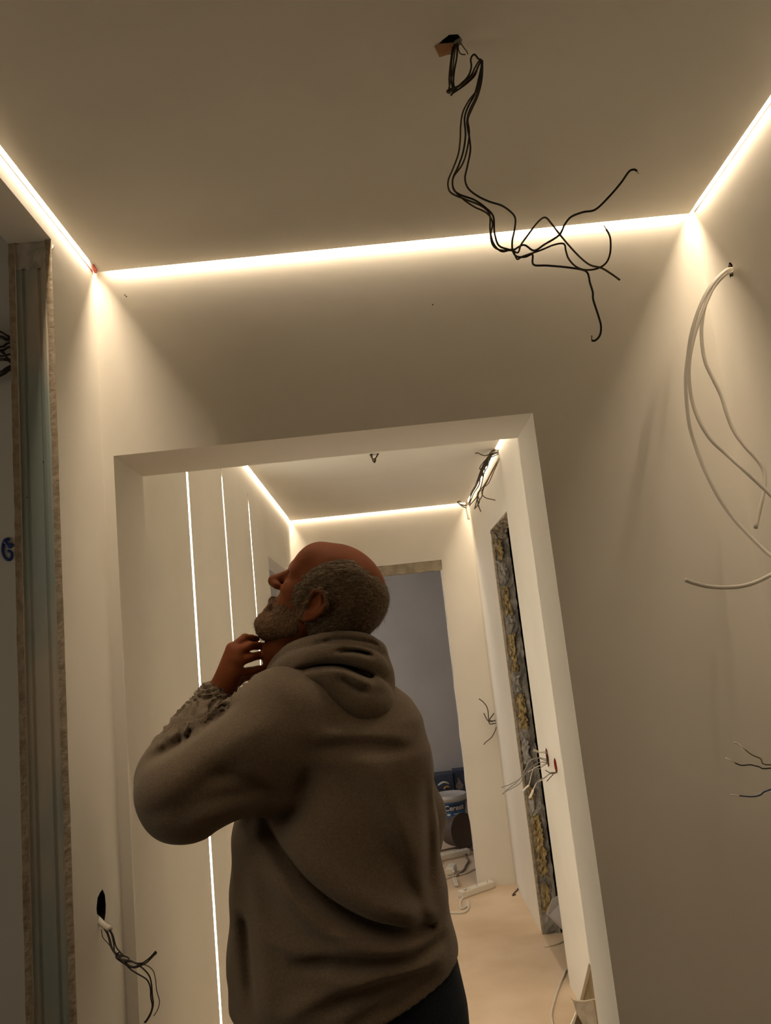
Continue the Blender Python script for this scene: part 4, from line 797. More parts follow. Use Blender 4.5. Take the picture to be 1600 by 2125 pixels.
def ell(c, r, R=None):
    c = np.array(c, float); r = np.array(r, float); R = np.eye(3) if R is None else np.array(R)
    def f(X, Y, Z):
        d = [X - c[0], Y - c[1], Z - c[2]]
        q = [(d[0] * R[0, i] + d[1] * R[1, i] + d[2] * R[2, i]) for i in range(3)]
        k0 = np.sqrt((q[0]/r[0])**2 + (q[1]/r[1])**2 + (q[2]/r[2])**2)
        k1 = np.sqrt((q[0]/r[0]**2)**2 + (q[1]/r[1]**2)**2 + (q[2]/r[2]**2)**2) + 1e-9
        return k0 * (k0 - 1) / k1
    e = np.sqrt(((R * r)**2).sum(1))
    return f, c - e, c + e
def loft(rows, ang, pad=0.0):
    """upright body of elliptic sections: rows of (z, cx, cy, a, b), a across and b front-back, turned by ang"""
    z, cx, cy, a, b = [np.array(t, float) for t in zip(*rows)]
    ca, sa = math.cos(ang), math.sin(ang)
    def f(X, Y, Z):
        zz = np.clip(Z, z[0], z[-1])
        ax_, bx_ = np.interp(zz, z, a) + pad, np.interp(zz, z, b) + pad
        dx = X - np.interp(zz, z, cx); dy = Y - np.interp(zz, z, cy)
        u = dx * ca + dy * sa; v = -dx * sa + dy * ca
        d = (np.sqrt((u / ax_)**2 + (v / bx_)**2) - 1) * np.minimum(ax_, bx_)
        return np.maximum(d, np.maximum(z[0] - Z, Z - z[-1]))
    m = max(a.max(), b.max()) + pad
    return f, np.array([cx.min() - m, cy.min() - m, z[0]]), np.array([cx.max() + m, cy.max() + m, z[-1]])

PERSON = root('person', (-0.13, 1.54, 0.0), 'man in a grey hoodie and dark jeans looking up, left hand raised to his chin', 'person')

# head frame: x forward, y his left, z up; tipped back to look at the ceiling
HS = 0.98
HO = np.array([-0.113, 1.525, 1.607])
HM = np.array([[-0.791, -0.208, 0.575], [0.168, -0.978, -0.122], [0.588, 0.0, 0.809]])
def hp(x, y, z): return HO + HM @ (np.array([x, y, z]) * HS)
def hell(c, r, R=None): return ell(hp(*c), np.array(r) * HS, HM if R is None else HM @ R)
def hcone(a, b, r1, r2=None): return cone(hp(*a), hp(*b), r1 * HS, (r1 if r2 is None else r2) * HS)
def rotm(ax_, deg):
    return np.array(Matrix.Rotation(math.radians(deg), 3, ax_))

BA = math.radians(-50)                     # his shoulders' line: left shoulder towards the viewer and left
fwd_b = np.array([-math.cos(math.radians(40)), math.sin(math.radians(40)), 0])
left_b = np.array([-fwd_b[1], fwd_b[0], 0])
def ctr(u): return u
LSH = np.array((-0.2098, 1.4300, 1.3951)); LEL = np.array((-0.3636, 1.3750, 1.3153)); LWR = np.array((-0.3314, 1.5000, 1.4484))
LEL2 = np.array((-0.3846, 1.4100, 1.3372))
RSH = np.array((-0.0273, 1.6600, 1.3216)); REL = np.array((0.0121, 1.7000, 1.1627)); RWR = np.array((-0.0390, 1.7200, 0.9287))
NB = np.array((-0.1045, 1.5400, 1.4750))
# torso rows of the hoodie (z, cx, cy, across, front-back)
t0 = [(-0.1526, 1.5300, 0.9009), (-0.1466, 1.5300, 0.9644), (-0.1445, 1.5300, 1.0048), (-0.1444, 1.5300, 1.0623), (-0.1427, 1.5300, 1.1289), (-0.1391, 1.5300, 1.1963), (-0.1314, 1.5350, 1.2636), (-0.1216, 1.5400, 1.3322), (-0.1134, 1.5450, 1.3845), (-0.1083, 1.5480, 1.4201), (-0.1050, 1.5500, 1.4470), (-0.1033, 1.5500, 1.4745), (-0.1035, 1.5500, 1.4931)]
ab = [(0.235, 0.182), (0.240, 0.190), (0.236, 0.186), (0.232, 0.178), (0.230, 0.172), (0.228, 0.168), (0.226, 0.160), (0.218, 0.148), (0.196, 0.132), (0.160, 0.114), (0.118, 0.096), (0.080, 0.080), (0.066, 0.070)]
rows = [(p_[2], p_[0], p_[1], a_, b_) for p_, (a_, b_) in zip(t0, ab)]

# ---- body (skin): one continuous figure
fx, fy, fz = (-0.37, 0.04), (1.40, 1.67), (1.42, 1.78)
B = Field(axis(-0.56, 0.26, fx, 0.0026, 0.012), axis(1.24, 1.90, fy, 0.0026, 0.012), axis(-0.02, 1.79, fz, 0.0026, 0.014))
B.op(loft([(z, cx, cy, a_ - 0.065, b_ - 0.065) for z, cx, cy, a_, b_ in rows[:-3]], BA), 0.03)
B.op(cone(NB + [0, 0, -0.06], NB, 0.075, 0.066), 0.04)
B.op(cone(NB, hp(-0.028, 0, -0.035), 0.064, 0.056), 0.03)
B.op(cone(hp(0.012, 0, -0.075), hp(0.03, 0, -0.125), 0.040, 0.042), 0.03)
B.op(cone(LSH + [0.02, 0.03, 0], LEL, 0.046, 0.040), 0.02); B.op(cone(LEL2, LWR, 0.042, 0.026), 0.03)
B.op(cone(RSH, REL, 0.046, 0.038), 0.02); B.op(cone(REL, RWR, 0.040, 0.026), 0.03)
def build_head(B):
    # head
    B.op(hell((-0.002, 0, 0.045), (0.099, 0.077, 0.084)), 0.02)
    B.op(hell((-0.030, 0, 0.030), (0.070, 0.070, 0.066)), 0.03)
    B.op(hell((0.040, 0, -0.018), (0.056, 0.060, 0.080)), 0.03)
    B.op(hell((0.064, 0, 0.058), (0.034, 0.056, 0.046)), 0.02)
    for s_ in (1, -1):
        B.op(hcone((0.012, 0.056 * s_, -0.052), (0.070, 0.020 * s_, -0.090), 0.018, 0.018), 0.02)
        B.op(hell((0.058, 0.048 * s_, -0.004), (0.026, 0.016, 0.017)), 0.016)
        B.op(hcone((0.074, 0.046 * s_, 0.033), (0.092, 0.012 * s_, 0.036), 0.010, 0.011), 0.012)
    B.op(hell((0.082, 0, -0.086), (0.022, 0.026, 0.020)), 0.016)
    for s_ in (1, -1):
        B.op(hell((0.094, 0.031 * s_, 0.017), (0.014, 0.017, 0.010)), 0.008, 'cut')
        B.op(hell((0.076, 0.031 * s_, 0.017), (0.0125, 0.0125, 0.0125)), 0.002)
        B.op(hcone((0.084, 0.042 * s_, 0.020), (0.089, 0.022 * s_, 0.022), 0.0035), 0.004)
        B.op(hcone((0.084, 0.041 * s_, 0.011), (0.088, 0.022 * s_, 0.010), 0.003), 0.004)
    B.op(hcone((0.094, 0, 0.028), (0.119, 0, -0.008), 0.0085, 0.0120), 0.010)
    B.op(hell((0.121, 0, -0.010), (0.0125, 0.012, 0.011)), 0.008)
    for s_ in (1, -1):
        B.op(hell((0.108, 0.0135 * s_, -0.013), (0.012, 0.0075, 0.008)), 0.006)
        B.op(hell((0.112, 0.0075 * s_, -0.0225), (0.006, 0.0036, 0.006)), 0.003, 'cut')
    B.op(hcone((0.093, 0.020, -0.051), (0.104, 0, -0.046), 0.0065), 0.006); B.op(hcone((0.093, -0.020, -0.051), (0.104, 0, -0.046), 0.0065), 0.006)
    B.op(hcone((0.092, 0.018, -0.060), (0.101, 0, -0.060), 0.0070), 0.006); B.op(hcone((0.092, -0.018, -0.060), (0.101, 0, -0.060), 0.0070), 0.006)
    # ears
    for s_ in (1, -1):
        R_ = rotm('Y', -14) @ rotm('Z', -22 * s_)
        B.op(hell((-0.004, 0.079 * s_, 0.000), (0.020, 0.0065, 0.031), R_), 0.006)
        B.op(hell((0.006, 0.077 * s_, -0.027), (0.010, 0.006, 0.012), R_), 0.006)
        B.op(hell((0.001, 0.0885 * s_, 0.002), (0.0115, 0.0085, 0.021), R_), 0.004, 'cut')
        pr = [(0.014, 0.080, 0.010), (0.012, 0.086, 0.024), (0.000, 0.090, 0.033), (-0.013, 0.092, 0.030), (-0.023, 0.093, 0.016), (-0.022, 0.090, -0.002), (-0.014, 0.086, -0.018), (-0.002, 0.082, -0.030)]
        for a_, b_ in zip(pr, pr[1:]): B.op(hcone((a_[0], a_[1] * s_, a_[2]), (b_[0], b_[1] * s_, b_[2]), 0.0042), 0.003)
        pr = [(-0.004, 0.085, 0.022), (-0.013, 0.088, 0.010), (-0.012, 0.086, -0.006), (-0.003, 0.083, -0.017)]
        for a_, b_ in zip(pr, pr[1:]): B.op(hcone((a_[0], a_[1] * s_, a_[2]), (b_[0], b_[1] * s_, b_[2]), 0.0032), 0.003)
        B.op(hell((0.013, 0.079 * s_, -0.006), (0.005, 0.006, 0.008)), 0.004)
build_head(B)
# left hand, fingers bent towards the chin
def hand(W_, mcp, pip, tip, th, rr=0.0086):
    for q in mcp: B.op(cone(W_, q, 0.021, 0.0125), 0.014)
    for a_, b_, c_ in zip(mcp, pip, tip):
        a_, b_, c_ = np.array(a_), np.array(b_), np.array(c_)
        m_ = b_ + (c_ - b_) * 0.55
        B.op(cone(a_, b_, rr + 0.0014, rr), 0.004); B.op(cone(b_, m_, rr, rr - 0.0008), 0.003); B.op(cone(m_, c_, rr - 0.0008, rr - 0.0020), 0.003)
    for a_, b_, r_ in zip(th, th[1:], (0.014, 0.0105, 0.009)): B.op(cone(a_, b_, r_, r_ * 0.85), 0.006)
hand(np.array((-0.3231, 1.5000, 1.4635)),
     [(-0.2956, 1.5000, 1.5449), (-0.2884, 1.4880, 1.5352), (-0.2858, 1.4820, 1.5180), (-0.2899, 1.4820, 1.4980)],
     [(-0.2737, 1.5180, 1.5628), (-0.2636, 1.5120, 1.5470), (-0.2636, 1.5080, 1.5252), (-0.2698, 1.5060, 1.4988)],
     [(-0.2560, 1.5500, 1.5595), (-0.2445, 1.5480, 1.5451), (-0.2382, 1.5420, 1.5286), (-0.2422, 1.5360, 1.5023)],
     [(-0.3153, 1.5100, 1.4755), (-0.2980, 1.5380, 1.4843), (-0.2828, 1.5600, 1.4911), (-0.2716, 1.5750, 1.4988)])
B.op(cone(LWR, np.array((-0.3231, 1.5000, 1.4635)), 0.026, 0.024), 0.01)
# right hand, relaxed beside the thigh
RD = np.array([-0.15, 0.10, -0.98]); RD /= np.linalg.norm(RD)
fr = RWR + RD * 0.085
mc = [fr + fwd_b * o for o in (0.030, 0.010, -0.010, -0.028)]
pi_ = [m_ + RD * l + left_b * 0.012 for m_, l in zip(mc, (0.040, 0.044, 0.041, 0.032))]
ti = [m_ + RD * l * 0.8 + left_b * 0.030 for m_, l in zip(pi_, (0.040, 0.044, 0.041, 0.034))]
B.op(cone(RWR, RWR + RD * 0.02, 0.026, 0.024), 0.01)
hand(RWR + RD * 0.015, mc, pi_, ti, [RWR + RD * 0.03, RWR + RD * 0.05 + fwd_b * 0.035, RWR + RD * 0.075 + fwd_b * 0.050 + left_b * 0.01, RWR + RD * 0.098 + fwd_b * 0.056 + left_b * 0.018])
# legs
HIP = np.array([-0.125, 1.535, 0.92])
for s_ in (1, -1):
    h_ = HIP + left_b * 0.085 * s_; kn = np.array([h_[0], h_[1], 0.50]) + fwd_b * 0.02; an = np.array([h_[0], h_[1], 0.09]) - fwd_b * 0.02
    B.op(cone(h_ - [0, 0, 0.05], kn, 0.075, 0.050), 0.04); B.op(cone(kn, an, 0.050, 0.036), 0.03)
    B.op(cone(an - [0, 0, 0.03], an + fwd_b * 0.15 - [0, 0, 0.055], 0.034, 0.022), 0.02)
body = field_object('body', B, 'skin', PERSON, 2)

# ---- hair and beard: conformal layers over the head, fading out at their edges
def headgrid(lo, hi, h):
    return Field(np.arange(lo[0], hi[0], h), np.arange(lo[1], hi[1], h), np.arange(lo[2], hi[2], h))
def head_local(fl):
    d = [a - o for a, o in zip((fl.ax[0][:, None, None], fl.ax[1][None, :, None], fl.ax[2][None, None, :]), HO)]
    return [(d[0] * HM[0, i] + d[1] * HM[1, i] + d[2] * HM[2, i]) / HS for i in range(3)]
def lell(q, c, r): return (np.sqrt(sum(((a - b_) / s_)**2 for a, b_, s_ in zip(q, c, r))) - 1) * min(r)
def strands(name, src, pick, flow, n, length, width, m_, parent, seed):
    """fine tapered blades rooted on the hair layer"""
    rnd = random.Random(seed); me = src.data; vs = []; fs = []
    idx = [v.index for v in me.vertices if pick(v.co)]
    for k in range(n):
        v = me.vertices[rnd.choice(idx)]; p_ = v.co; nr = v.normal
        f = Vector(flow(p_)); f = f - nr * f.dot(nr)
        if f.length < 1e-6: continue
        f.normalize(); f = (f + Vector((rnd.gauss(0, .25), rnd.gauss(0, .25), rnd.gauss(0, .25)))).normalized()
        sd = f.cross(nr).normalized() * width; L = length * rnd.uniform(0.6, 1.3)
        lift = nr * rnd.uniform(0.10, 0.40)
        i = len(vs); r0 = p_ - nr * 0.001
        vs += [r0 + sd, r0 - sd, r0 + (f + lift) * L * 0.5 + sd * 0.7, r0 + (f + lift) * L * 0.5 - sd * 0.7, r0 + (f + lift * 0.8) * L]
        fs += [(i, i+1, i+3, i+2), (i+2, i+3, i+4)]
    m = bpy.data.meshes.new(name); m.from_pydata(vs, [], fs)
    o = link(name, m, m_, parent); o['kind'] = 'stuff'
    return o
fwd_h, up_h = Vector(HM[:, 0]), Vector(HM[:, 2])
def to_local(co): return (np.array(co) - HO) @ HM / HS
Hh = headgrid((-0.27, 1.40, 1.46), (0.03, 1.66, 1.78), 0.0028)
build_head(Hh); Hh.op(cone(NB, hp(-0.028, 0, -0.035), 0.064, 0.056), 0.03)
q = head_local(Hh)
R = lell(q, (-0.060, 0, 0.014), (0.122, 0.20, 0.106))
R = np.maximum(R, -lell(q, (0.030, 0, 0.152), (0.160, 0.068, 0.078)))
R = np.maximum(R, -lell(q, (0.002, 0.088, -0.004), (0.030, 0.024, 0.038)))
R = np.maximum(R, -lell(q, (0.002, -0.088, -0.004), (0.030, 0.024, 0.038)))
R = np.maximum(R, -lell(q, (0.050, 0, -0.080), (0.080, 0.2, 0.060)))
Hh.F -= (np.clip(-R / 0.018, -0.6, 1) * 0.0042).astype(np.float32)
def region_hair(c):
    l = to_local(c); l = [np.array(t) for t in l]
    r_ = lell(l, (-0.060, 0, 0.014), (0.122, 0.20, 0.106))
    r_ = max(r_, -lell(l, (0.030, 0, 0.152), (0.160, 0.068, 0.078)), -lell(l, (0.002, 0.088, -0.004), (0.030, 0.024, 0.038)), -lell(l, (0.002, -0.088, -0.004), (0.030, 0.024, 0.038)), -lell(l, (0.050, 0, -0.080), (0.080, 0.2, 0.060)))
    return r_
hair = field_object('hair', Hh, 'hair', PERSON, 1, lambda v: 0.0014 * noise.noise(Vector((v.x * 70, v.y * 70, v.z * 150))))
hair['label'] = 'short grey hair, bald on top'
strands('hair_strands', hair, lambda c: region_hair(c) < 0.002, lambda p_: -fwd_h * 0.8 - up_h * 0.7, 7000, 0.013, 0.00035, 'hair', hair, 1)
Hb = headgrid((-0.28, 1.40, 1.44), (0.02, 1.66, 1.74), 0.0028)
build_head(Hb)
q = head_local(Hb)
def region_beard(l):
    r_ = lell(l, (0.076, 0, -0.086), (0.054, 0.10, 0.046))
    r_ = np.minimum(r_, lell(l, (0.044, 0, -0.062), (0.044, 0.20, 0.036)))
    r_ = np.minimum(r_, lell(l, (0.022, 0, -0.020), (0.015, 0.25, 0.046)))
    r_ = np.minimum(r_, lell(l, (0.098, 0, -0.038), (0.022, 0.036, 0.012)))
    return np.maximum(r_, -lell(l, (0.106, 0, -0.054), (0.016, 0.017, 0.0055)))
R = region_beard(q)
low = np.clip((-0.055 - q[2]) / 0.04, 0, 1)
Hb.F -= (np.clip(-R / 0.014, -0.6, 1) * (0.0040 + 0.007 * low)).astype(np.float32)
beard = field_object('beard', Hb, 'beard', PERSON, 1, lambda v: 0.0016 * noise.noise(v * 110))
beard['label'] = 'short grey beard'
strands('beard_strands', beard, lambda c: float(region_beard([np.array(t) for t in to_local(c)])) < 0.001, lambda p_: -up_h + fwd_h * 0.35, 4200, 0.009, 0.0003, 'beard', beard, 2)
# brow hair
eb = finish('eyebrow', tube_bm([Vector(hp(0.082, 0.046, 0.040)), Vector(hp(0.094, 0.030, 0.046)), Vector(hp(0.099, 0.014, 0.043))], 0.0042, 7), 'beard', PERSON, True)
eb2 = finish('eyebrow', tube_bm([Vector(hp(0.082, -0.046, 0.040)), Vector(hp(0.094, -0.030, 0.046)), Vector(hp(0.099, -0.014, 0.043))], 0.0042, 7), 'beard', PERSON, True)

# ---- hoodie
HF = Field(np.arange(-0.55, 0.22, 0.0042), np.arange(1.24, 1.90, 0.0048), np.arange(0.82, 1.56, 0.0042))
HF.op(loft(rows, BA), 0.02)
HF.op(cone(LSH + [0.015, 0.02, 0], LEL, 0.108, 0.082), 0.055)
HF.op(cone(LEL, LEL2, 0.080, 0.070), 0.02)
HF.op(cone(LEL2, LWR + (LEL2 - LWR) * 0.05, 0.072, 0.044), 0.014)
HF.op(cone(RSH, REL, 0.088, 0.062), 0.05); HF.op(cone(REL, RWR + (REL - RWR) * 0.08, 0.066, 0.046), 0.025)
def seg_dist(X, Z, pts):
    """distance, in the upright plane across the doorway, to a polyline, and how far along it"""
    d = t = None; n = len(pts) - 1
    for i, (a_, b_) in enumerate(zip(pts, pts[1:])):
        ax_, az_, bx_, bz_ = a_[0], a_[2], b_[0], b_[2]
        ux, uz = bx_ - ax_, bz_ - az_; L2 = ux * ux + uz * uz + 1e-12
        h = np.clip(((X - ax_) * ux + (Z - az_) * uz) / L2, 0, 1)
        q = np.sqrt((X - ax_ - h * ux)**2 + (Z - az_ - h * uz)**2); s_ = (i + h) / n
        if d is None: d, t = q, s_
        else: t = np.where(q < d, s_, t); d = np.minimum(d, q)
    return d, np.clip(np.minimum(t, 1 - t) / 0.22, 0, 1)
GX, GY, GZ = HF.ax[0][:, None, None], HF.ax[1][None, :, None], HF.ax[2][None, None, :]
front = np.clip((1.60 - GY) / 0.05, 0, 1)
def fold(pts, r, amp, mask=None):
    d, t = [q[:, None, :] for q in seg_dist(HF.ax[0][:, None], HF.ax[2][None, :], [tuple(q) for q in crom(pts, 6)])]
    HF.F += (1.55 * amp * t * np.exp(-(d / r)**2) * (front if mask is None else mask)).astype(np.float32)
# creases sink in, ridges stand out
fold([(-0.3299, 1.4200, 1.2353), (-0.2694, 1.4200, 1.2401), (-0.2264, 1.4200, 1.2040), (-0.1766, 1.4200, 1.1534), (-0.1304, 1.4200, 1.1160), (-0.0757, 1.4200, 1.0857), (-0.0202, 1.4200, 1.0662), (0.0272, 1.4200, 1.0491)], 0.010, 0.022)
fold([(-0.2557, 1.4200, 1.2007), (-0.2098, 1.4200, 1.1529), (-0.1487, 1.4200, 1.0963), (-0.0862, 1.4200, 1.0631), (-0.0144, 1.4200, 1.0443), (0.0334, 1.4200, 1.0317)], 0.022, -0.012)
fold([(-0.2349, 1.4200, 1.2541), (-0.1725, 1.4200, 1.2000), (-0.0953, 1.4200, 1.1372), (-0.0174, 1.4200, 1.0920), (0.0296, 1.4200, 1.0702)], 0.024, -0.008)
fold([(-0.2199, 1.4200, 1.0314), (-0.1537, 1.4200, 1.0420), (-0.0804, 1.4200, 1.0397), (-0.0075, 1.4200, 1.0322), (0.0497, 1.4200, 1.0316)], 0.010, 0.014)
fold([(-0.1771, 1.4200, 0.9634), (-0.1094, 1.4200, 0.9937), (-0.0350, 1.4200, 1.0048), (0.0386, 1.4200, 1.0070)], 0.012, 0.008)
fold([(-0.1886, 1.4200, 1.0169), (-0.1066, 1.4200, 1.0220), (-0.0173, 1.4200, 1.0173), (0.0436, 1.4200, 1.0140)], 0.014, -0.008)
fold([(-0.0182, 1.4200, 1.1604), (0.0078, 1.4200, 1.0956), (0.0202, 1.4200, 1.0597)], 0.010, 0.008)
fold([(-0.0070, 1.4200, 1.0740), (0.0121, 1.4200, 1.0606), (0.0315, 1.4200, 1.0509)], 0.007, 0.007)
fold([(-0.0715, 1.4200, 1.1270), (-0.0159, 1.4200, 1.1057), (0.0151, 1.4200, 1.0871), (0.0287, 1.4200, 1.0627)], 0.012, -0.006)
fold([(-0.3031, 1.4200, 1.0970), (-0.2999, 1.4200, 1.0510), (-0.2940, 1.4200, 0.9978), (-0.2834, 1.4200, 0.9448)], 0.012, 0.012)
fold([(-0.2734, 1.4200, 1.1869), (-0.2629, 1.4200, 1.1082), (-0.2531, 1.4200, 1.0235), (-0.2469, 1.4200, 0.9485)], 0.020, -0.006)
fold([(-0.1857, 1.4200, 1.2410), (-0.1566, 1.4200, 1.2860), (-0.1474, 1.4200, 1.3419), (-0.1557, 1.4200, 1.3921)], 0.030, 0.006)
fold([(-0.1568, 1.4200, 1.3799), (-0.0888, 1.4200, 1.3769), (-0.0214, 1.4200, 1.3682), (0.0285, 1.4200, 1.3564)], 0.012, -0.004)
fold([(-0.1582, 1.4200, 1.3635), (-0.0904, 1.4200, 1.3606), (-0.0231, 1.4200, 1.3519), (0.0265, 1.4200, 1.3385)], 0.012, 0.004)
fold([(0.0390, 1.4200, 1.2981), (0.0366, 1.4200, 1.2179), (0.0294, 1.4200, 1.1398), (0.0249, 1.4200, 1.0861)], 0.010, 0.006)
fold([(-0.4277, 1.3600, 1.3712), (-0.3780, 1.3600, 1.3896), (-0.3189, 1.3600, 1.4230), (-0.2593, 1.3600, 1.4551)], 0.010, 0.010)
fold([(-0.4061, 1.3600, 1.3223), (-0.3310, 1.3600, 1.3612), (-0.2470, 1.3600, 1.3996), (-0.1789, 1.3600, 1.4323)], 0.030, -0.006)
fold([(-0.3847, 1.3600, 1.2740), (-0.3185, 1.3600, 1.3055), (-0.2540, 1.3600, 1.3065), (-0.2066, 1.3600, 1.2939)], 0.014, 0.006)
fold([(-0.3160, 1.3600, 1.3440), (-0.2683, 1.3600, 1.3312), (-0.2220, 1.3600, 1.3032)], 0.012, 0.005)
fold([(-0.3122, 1.4200, 1.2263), (-0.2700, 1.4200, 1.2322), (-0.2192, 1.4200, 1.2405), (-0.1669, 1.4200, 1.2646)], 0.012, 0.014)
fold([(-0.2383, 1.4200, 1.2107), (-0.2023, 1.4200, 1.2427), (-0.1750, 1.4200, 1.2879), (-0.1607, 1.4200, 1.3351)], 0.014, 0.008)
fold([(-0.1172, 1.4200, 1.3470), (-0.0815, 1.4200, 1.2782), (-0.0388, 1.4200, 1.2019), (-0.0043, 1.4200, 1.1355)], 0.020, 0.005)
fold([(-0.0567, 1.4200, 1.3571), (-0.0297, 1.4200, 1.2890), (-0.0049, 1.4200, 1.2063), (0.0113, 1.4200, 1.1417)], 0.018, -0.005)
fold([(-0.2640, 1.4200, 1.0929), (-0.2171, 1.4200, 1.0652), (-0.1526, 1.4200, 1.0540), (-0.0872, 1.4200, 1.0533)], 0.014, -0.006)
fold([(-0.1471, 1.4200, 0.9382), (-0.0799, 1.4200, 0.9646), (-0.0129, 1.4200, 0.9838), (0.0330, 1.4200, 0.9940)], 0.012, 0.007)
fold([(-0.2344, 1.4200, 0.9545), (-0.1831, 1.4200, 0.9864), (-0.1244, 1.4200, 1.0065), (-0.0582, 1.4200, 1.0170)], 0.012, -0.006)
fold([(-0.4237, 1.3600, 1.2934), (-0.3670, 1.3600, 1.3028), (-0.3084, 1.3600, 1.3354), (-0.2499, 1.3600, 1.3605)], 0.014, 0.005)
# crinkles of the sleeve above the cuff
ax3 = LWR - LEL2; L3 = np.linalg.norm(ax3); ax3 = ax3 / L3
tt = (GX - LEL2[0]) * ax3[0] + (GY - LEL2[1]) * ax3[1] + (GZ - LEL2[2]) * ax3[2]
rd = np.sqrt(np.maximum((GX - LEL2[0])**2 + (GY - LEL2[1])**2 + (GZ - LEL2[2])**2 - tt**2, 0))
on = (np.exp(-(np.maximum(rd - 0.085, 0) / 0.015)**2) * np.clip(tt / 0.06, 0, 1)).astype(np.float32)
HF.F += (0.0060 * np.sin(tt * 150 + 6 * np.sin(GX * 75 + 2) + 5 * np.sin(GZ * 60) + 3 * np.sin(GY * 90)) * on).astype(np.float32)
# gentle drape everywhere
HF.F += (0.0030 * np.sin(GX * 31 + GZ * 24 + 1.3) * np.sin(GZ * 37 - GX * 15)).astype(np.float32)
# slanting hem
hz0 = 0.966 + 0.30 * GX
HF.F = np.maximum(HF.F, (hz0 - GZ).astype(np.float32) + 0 * HF.F)
hoodie = field_object('hoodie', HF, 'hoodie', PERSON, 3)
# hood thrown back, built of draped folds
HD = Field(np.arange(-0.28, 0.08, 0.0032), np.arange(1.34, 1.70, 0.0036), np.arange(1.30, 1.60, 0.0032))
def chain(pts, rs, k=0.012):
    P = crom(pts, 4); n = len(P) - 1
    for i in range(n):
        ra = float(np.interp(i / n * (len(rs) - 1), range(len(rs)), rs)); rb_ = float(np.interp((i + 1) / n * (len(rs) - 1), range(len(rs)), rs))
        HD.op(cone(tuple(P[i]), tuple(P[i+1]), ra, rb_), k)
chain([(-0.2035, 1.5050, 1.5117), (-0.1769, 1.4750, 1.5236), (-0.1382, 1.4550, 1.5311), (-0.0884, 1.4450, 1.5337), (-0.0452, 1.4550, 1.5257), (-0.0248, 1.4800, 1.5112)], (0.014, 0.017, 0.018, 0.018, 0.017, 0.015))
chain([(-0.2175, 1.5000, 1.4881), (-0.1743, 1.4550, 1.5042), (-0.1205, 1.4320, 1.5093), (-0.0686, 1.4300, 1.5022), (-0.0312, 1.4450, 1.4860), (-0.0203, 1.4700, 1.4667)], (0.018, 0.022, 0.024, 0.024, 0.022, 0.018), 0.006)
chain([(-0.1973, 1.4650, 1.4784), (-0.1493, 1.4350, 1.4831), (-0.0969, 1.4180, 1.4714), (-0.0557, 1.4150, 1.4504), (-0.0273, 1.4300, 1.4365)], (0.018, 0.024, 0.027, 0.027, 0.022), 0.010)
chain([(-0.1507, 1.4400, 1.4728), (-0.0988, 1.4180, 1.4514), (-0.0622, 1.4100, 1.4263), (-0.0379, 1.4180, 1.4149), (-0.0240, 1.4350, 1.4274)], (0.012, 0.022, 0.026, 0.024, 0.018), 0.014)
chain([(-0.0248, 1.4800, 1.5112), (-0.0201, 1.4700, 1.4684), (-0.0217, 1.4550, 1.4345)], (0.016, 0.02, 0.02), 0.012)
chain([(-0.2035, 1.5050, 1.5117), (-0.2173, 1.5200, 1.4920), (-0.2252, 1.5300, 1.4697), (-0.2217, 1.5600, 1.4495)], (0.014, 0.016, 0.018, 0.018), 0.012)
chain([(-0.0248, 1.4800, 1.5112), (-0.0455, 1.5500, 1.5056), (-0.1073, 1.6000, 1.4876), (-0.1673, 1.6000, 1.4700), (-0.2122, 1.5700, 1.4666)], (0.016, 0.018, 0.018, 0.018, 0.018), 0.012)
HD.op(cone(NB + [0.0, -0.03, -0.05], NB + [0.01, -0.05, 0.0], 0.075, 0.05), 0.02)
def hgroove(pts, r, amp):
    d, t = [q[:, None, :] for q in seg_dist(HD.ax[0][:, None], HD.ax[2][None, :], [tuple(q) for q in crom(pts, 6)])]
    HD.F += (1.3 * amp * t * np.exp(-(d / r)**2)).astype(np.float32)
hgroove([(-0.2056, 1.4300, 1.4789), (-0.1477, 1.4300, 1.4959), (-0.0953, 1.4300, 1.4964), (-0.0576, 1.4300, 1.4805), (-0.0213, 1.4300, 1.4529)], 0.006, 0.012)
hgroove([(-0.1019, 1.4300, 1.5195), (-0.0586, 1.4300, 1.5149), (-0.0233, 1.4300, 1.5009)], 0.004, 0.009)
hgroove([(-0.0971, 1.4300, 1.4778), (-0.0647, 1.4300, 1.4532), (-0.0395, 1.4300, 1.4446)], 0.006, 0.009)
hgroove([(-0.1443, 1.4300, 1.5343), (-0.0911, 1.4300, 1.5408), (-0.0395, 1.4300, 1.5311), (-0.0146, 1.4300, 1.5172)], 0.003, 0.006)
hood = field_object('hood', HD, 'hoodie', hoodie, 2)
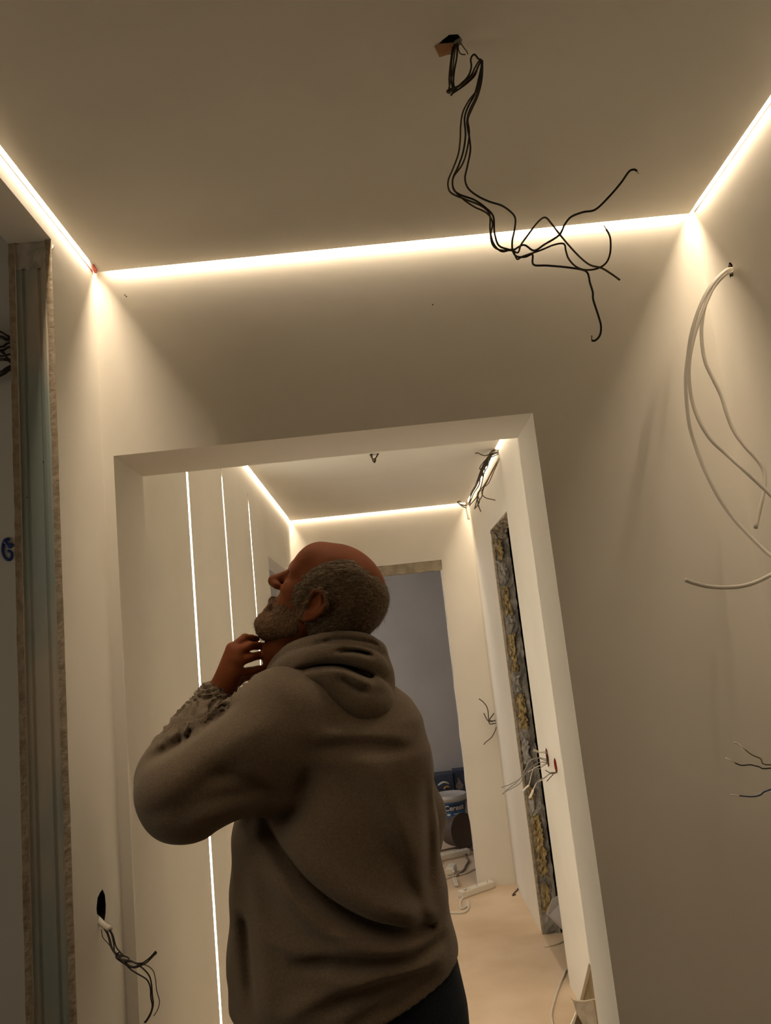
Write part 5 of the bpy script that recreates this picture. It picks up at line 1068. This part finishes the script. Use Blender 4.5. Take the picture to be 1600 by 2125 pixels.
# ribbed cuff of the raised sleeve
cuff_bm = None
ca_ = Vector(LWR) - Vector(ax3) * 0.035; cb_ = Vector(LWR) + Vector(ax3) * 0.018
cf = finish('cuff', tube_bm([ca_, ca_ + (cb_ - ca_) * 0.2, ca_ + (cb_ - ca_) * 0.8, cb_], 0.040, 28, 0.036), 'hoodie', hoodie, True)
# ---- jeans
JF = Field(np.arange(-0.42, 0.18, 0.007), np.arange(1.28, 1.82, 0.007), np.arange(0.03, 1.06, 0.009))
HC = HIP - fwd_b * 0.035
JF.op(loft([(0.70, HC[0], HC[1], 0.175, 0.130), (0.80, HC[0], HC[1], 0.188, 0.150), (0.90, HC[0], HC[1], 0.190, 0.155), (1.0, HC[0], HC[1], 0.180, 0.140), (1.04, HC[0], HC[1], 0.172, 0.132)], BA), 0.02)
for s_ in (1, -1):
    h_ = HIP + left_b * 0.090 * s_; kn = np.array([h_[0], h_[1], 0.50]) + fwd_b * 0.02; an = np.array([h_[0], h_[1], 0.06]) - fwd_b * 0.02
    JF.op(cone(h_ - [0, 0, 0.10], kn, 0.098, 0.074), 0.03); JF.op(cone(kn, an, 0.074, 0.062), 0.03)
jx, jz = JF.ax[0][:, None, None], JF.ax[2][None, None, :]
JF.F += (0.003 * np.sin(jz * 60 + 9 * np.sin(jx * 20)) * np.clip((0.75 - jz) / 0.2, 0, 1)).astype(np.float32)
jeans = field_object('jeans', JF, 'jeans', PERSON, 2)
# ---- shoes
for s_ in (1, -1):
    h_ = HIP + left_b * 0.090 * s_; an = np.array([h_[0], h_[1], 0.0]) - fwd_b * 0.02
    SF = Field(np.arange(an[0] - 0.28, an[0] + 0.16, 0.006), np.arange(an[1] - 0.16, an[1] + 0.26, 0.006), np.arange(-0.01, 0.14, 0.006))
    SF.op(cone(an - fwd_b * 0.06 + [0, 0, 0.045], an + fwd_b * 0.16 + [0, 0, 0.036], 0.046, 0.042), 0.02)
    SF.op(cone(an + [0, 0, 0.06], an + [0, 0, 0.10], 0.046, 0.042), 0.02)
    SF.F = np.maximum(SF.F, (0.002 - SF.ax[2])[None, None, :].astype(np.float32) + 0 * SF.F)
    field_object('shoe', SF, 'shoe', PERSON, 1)
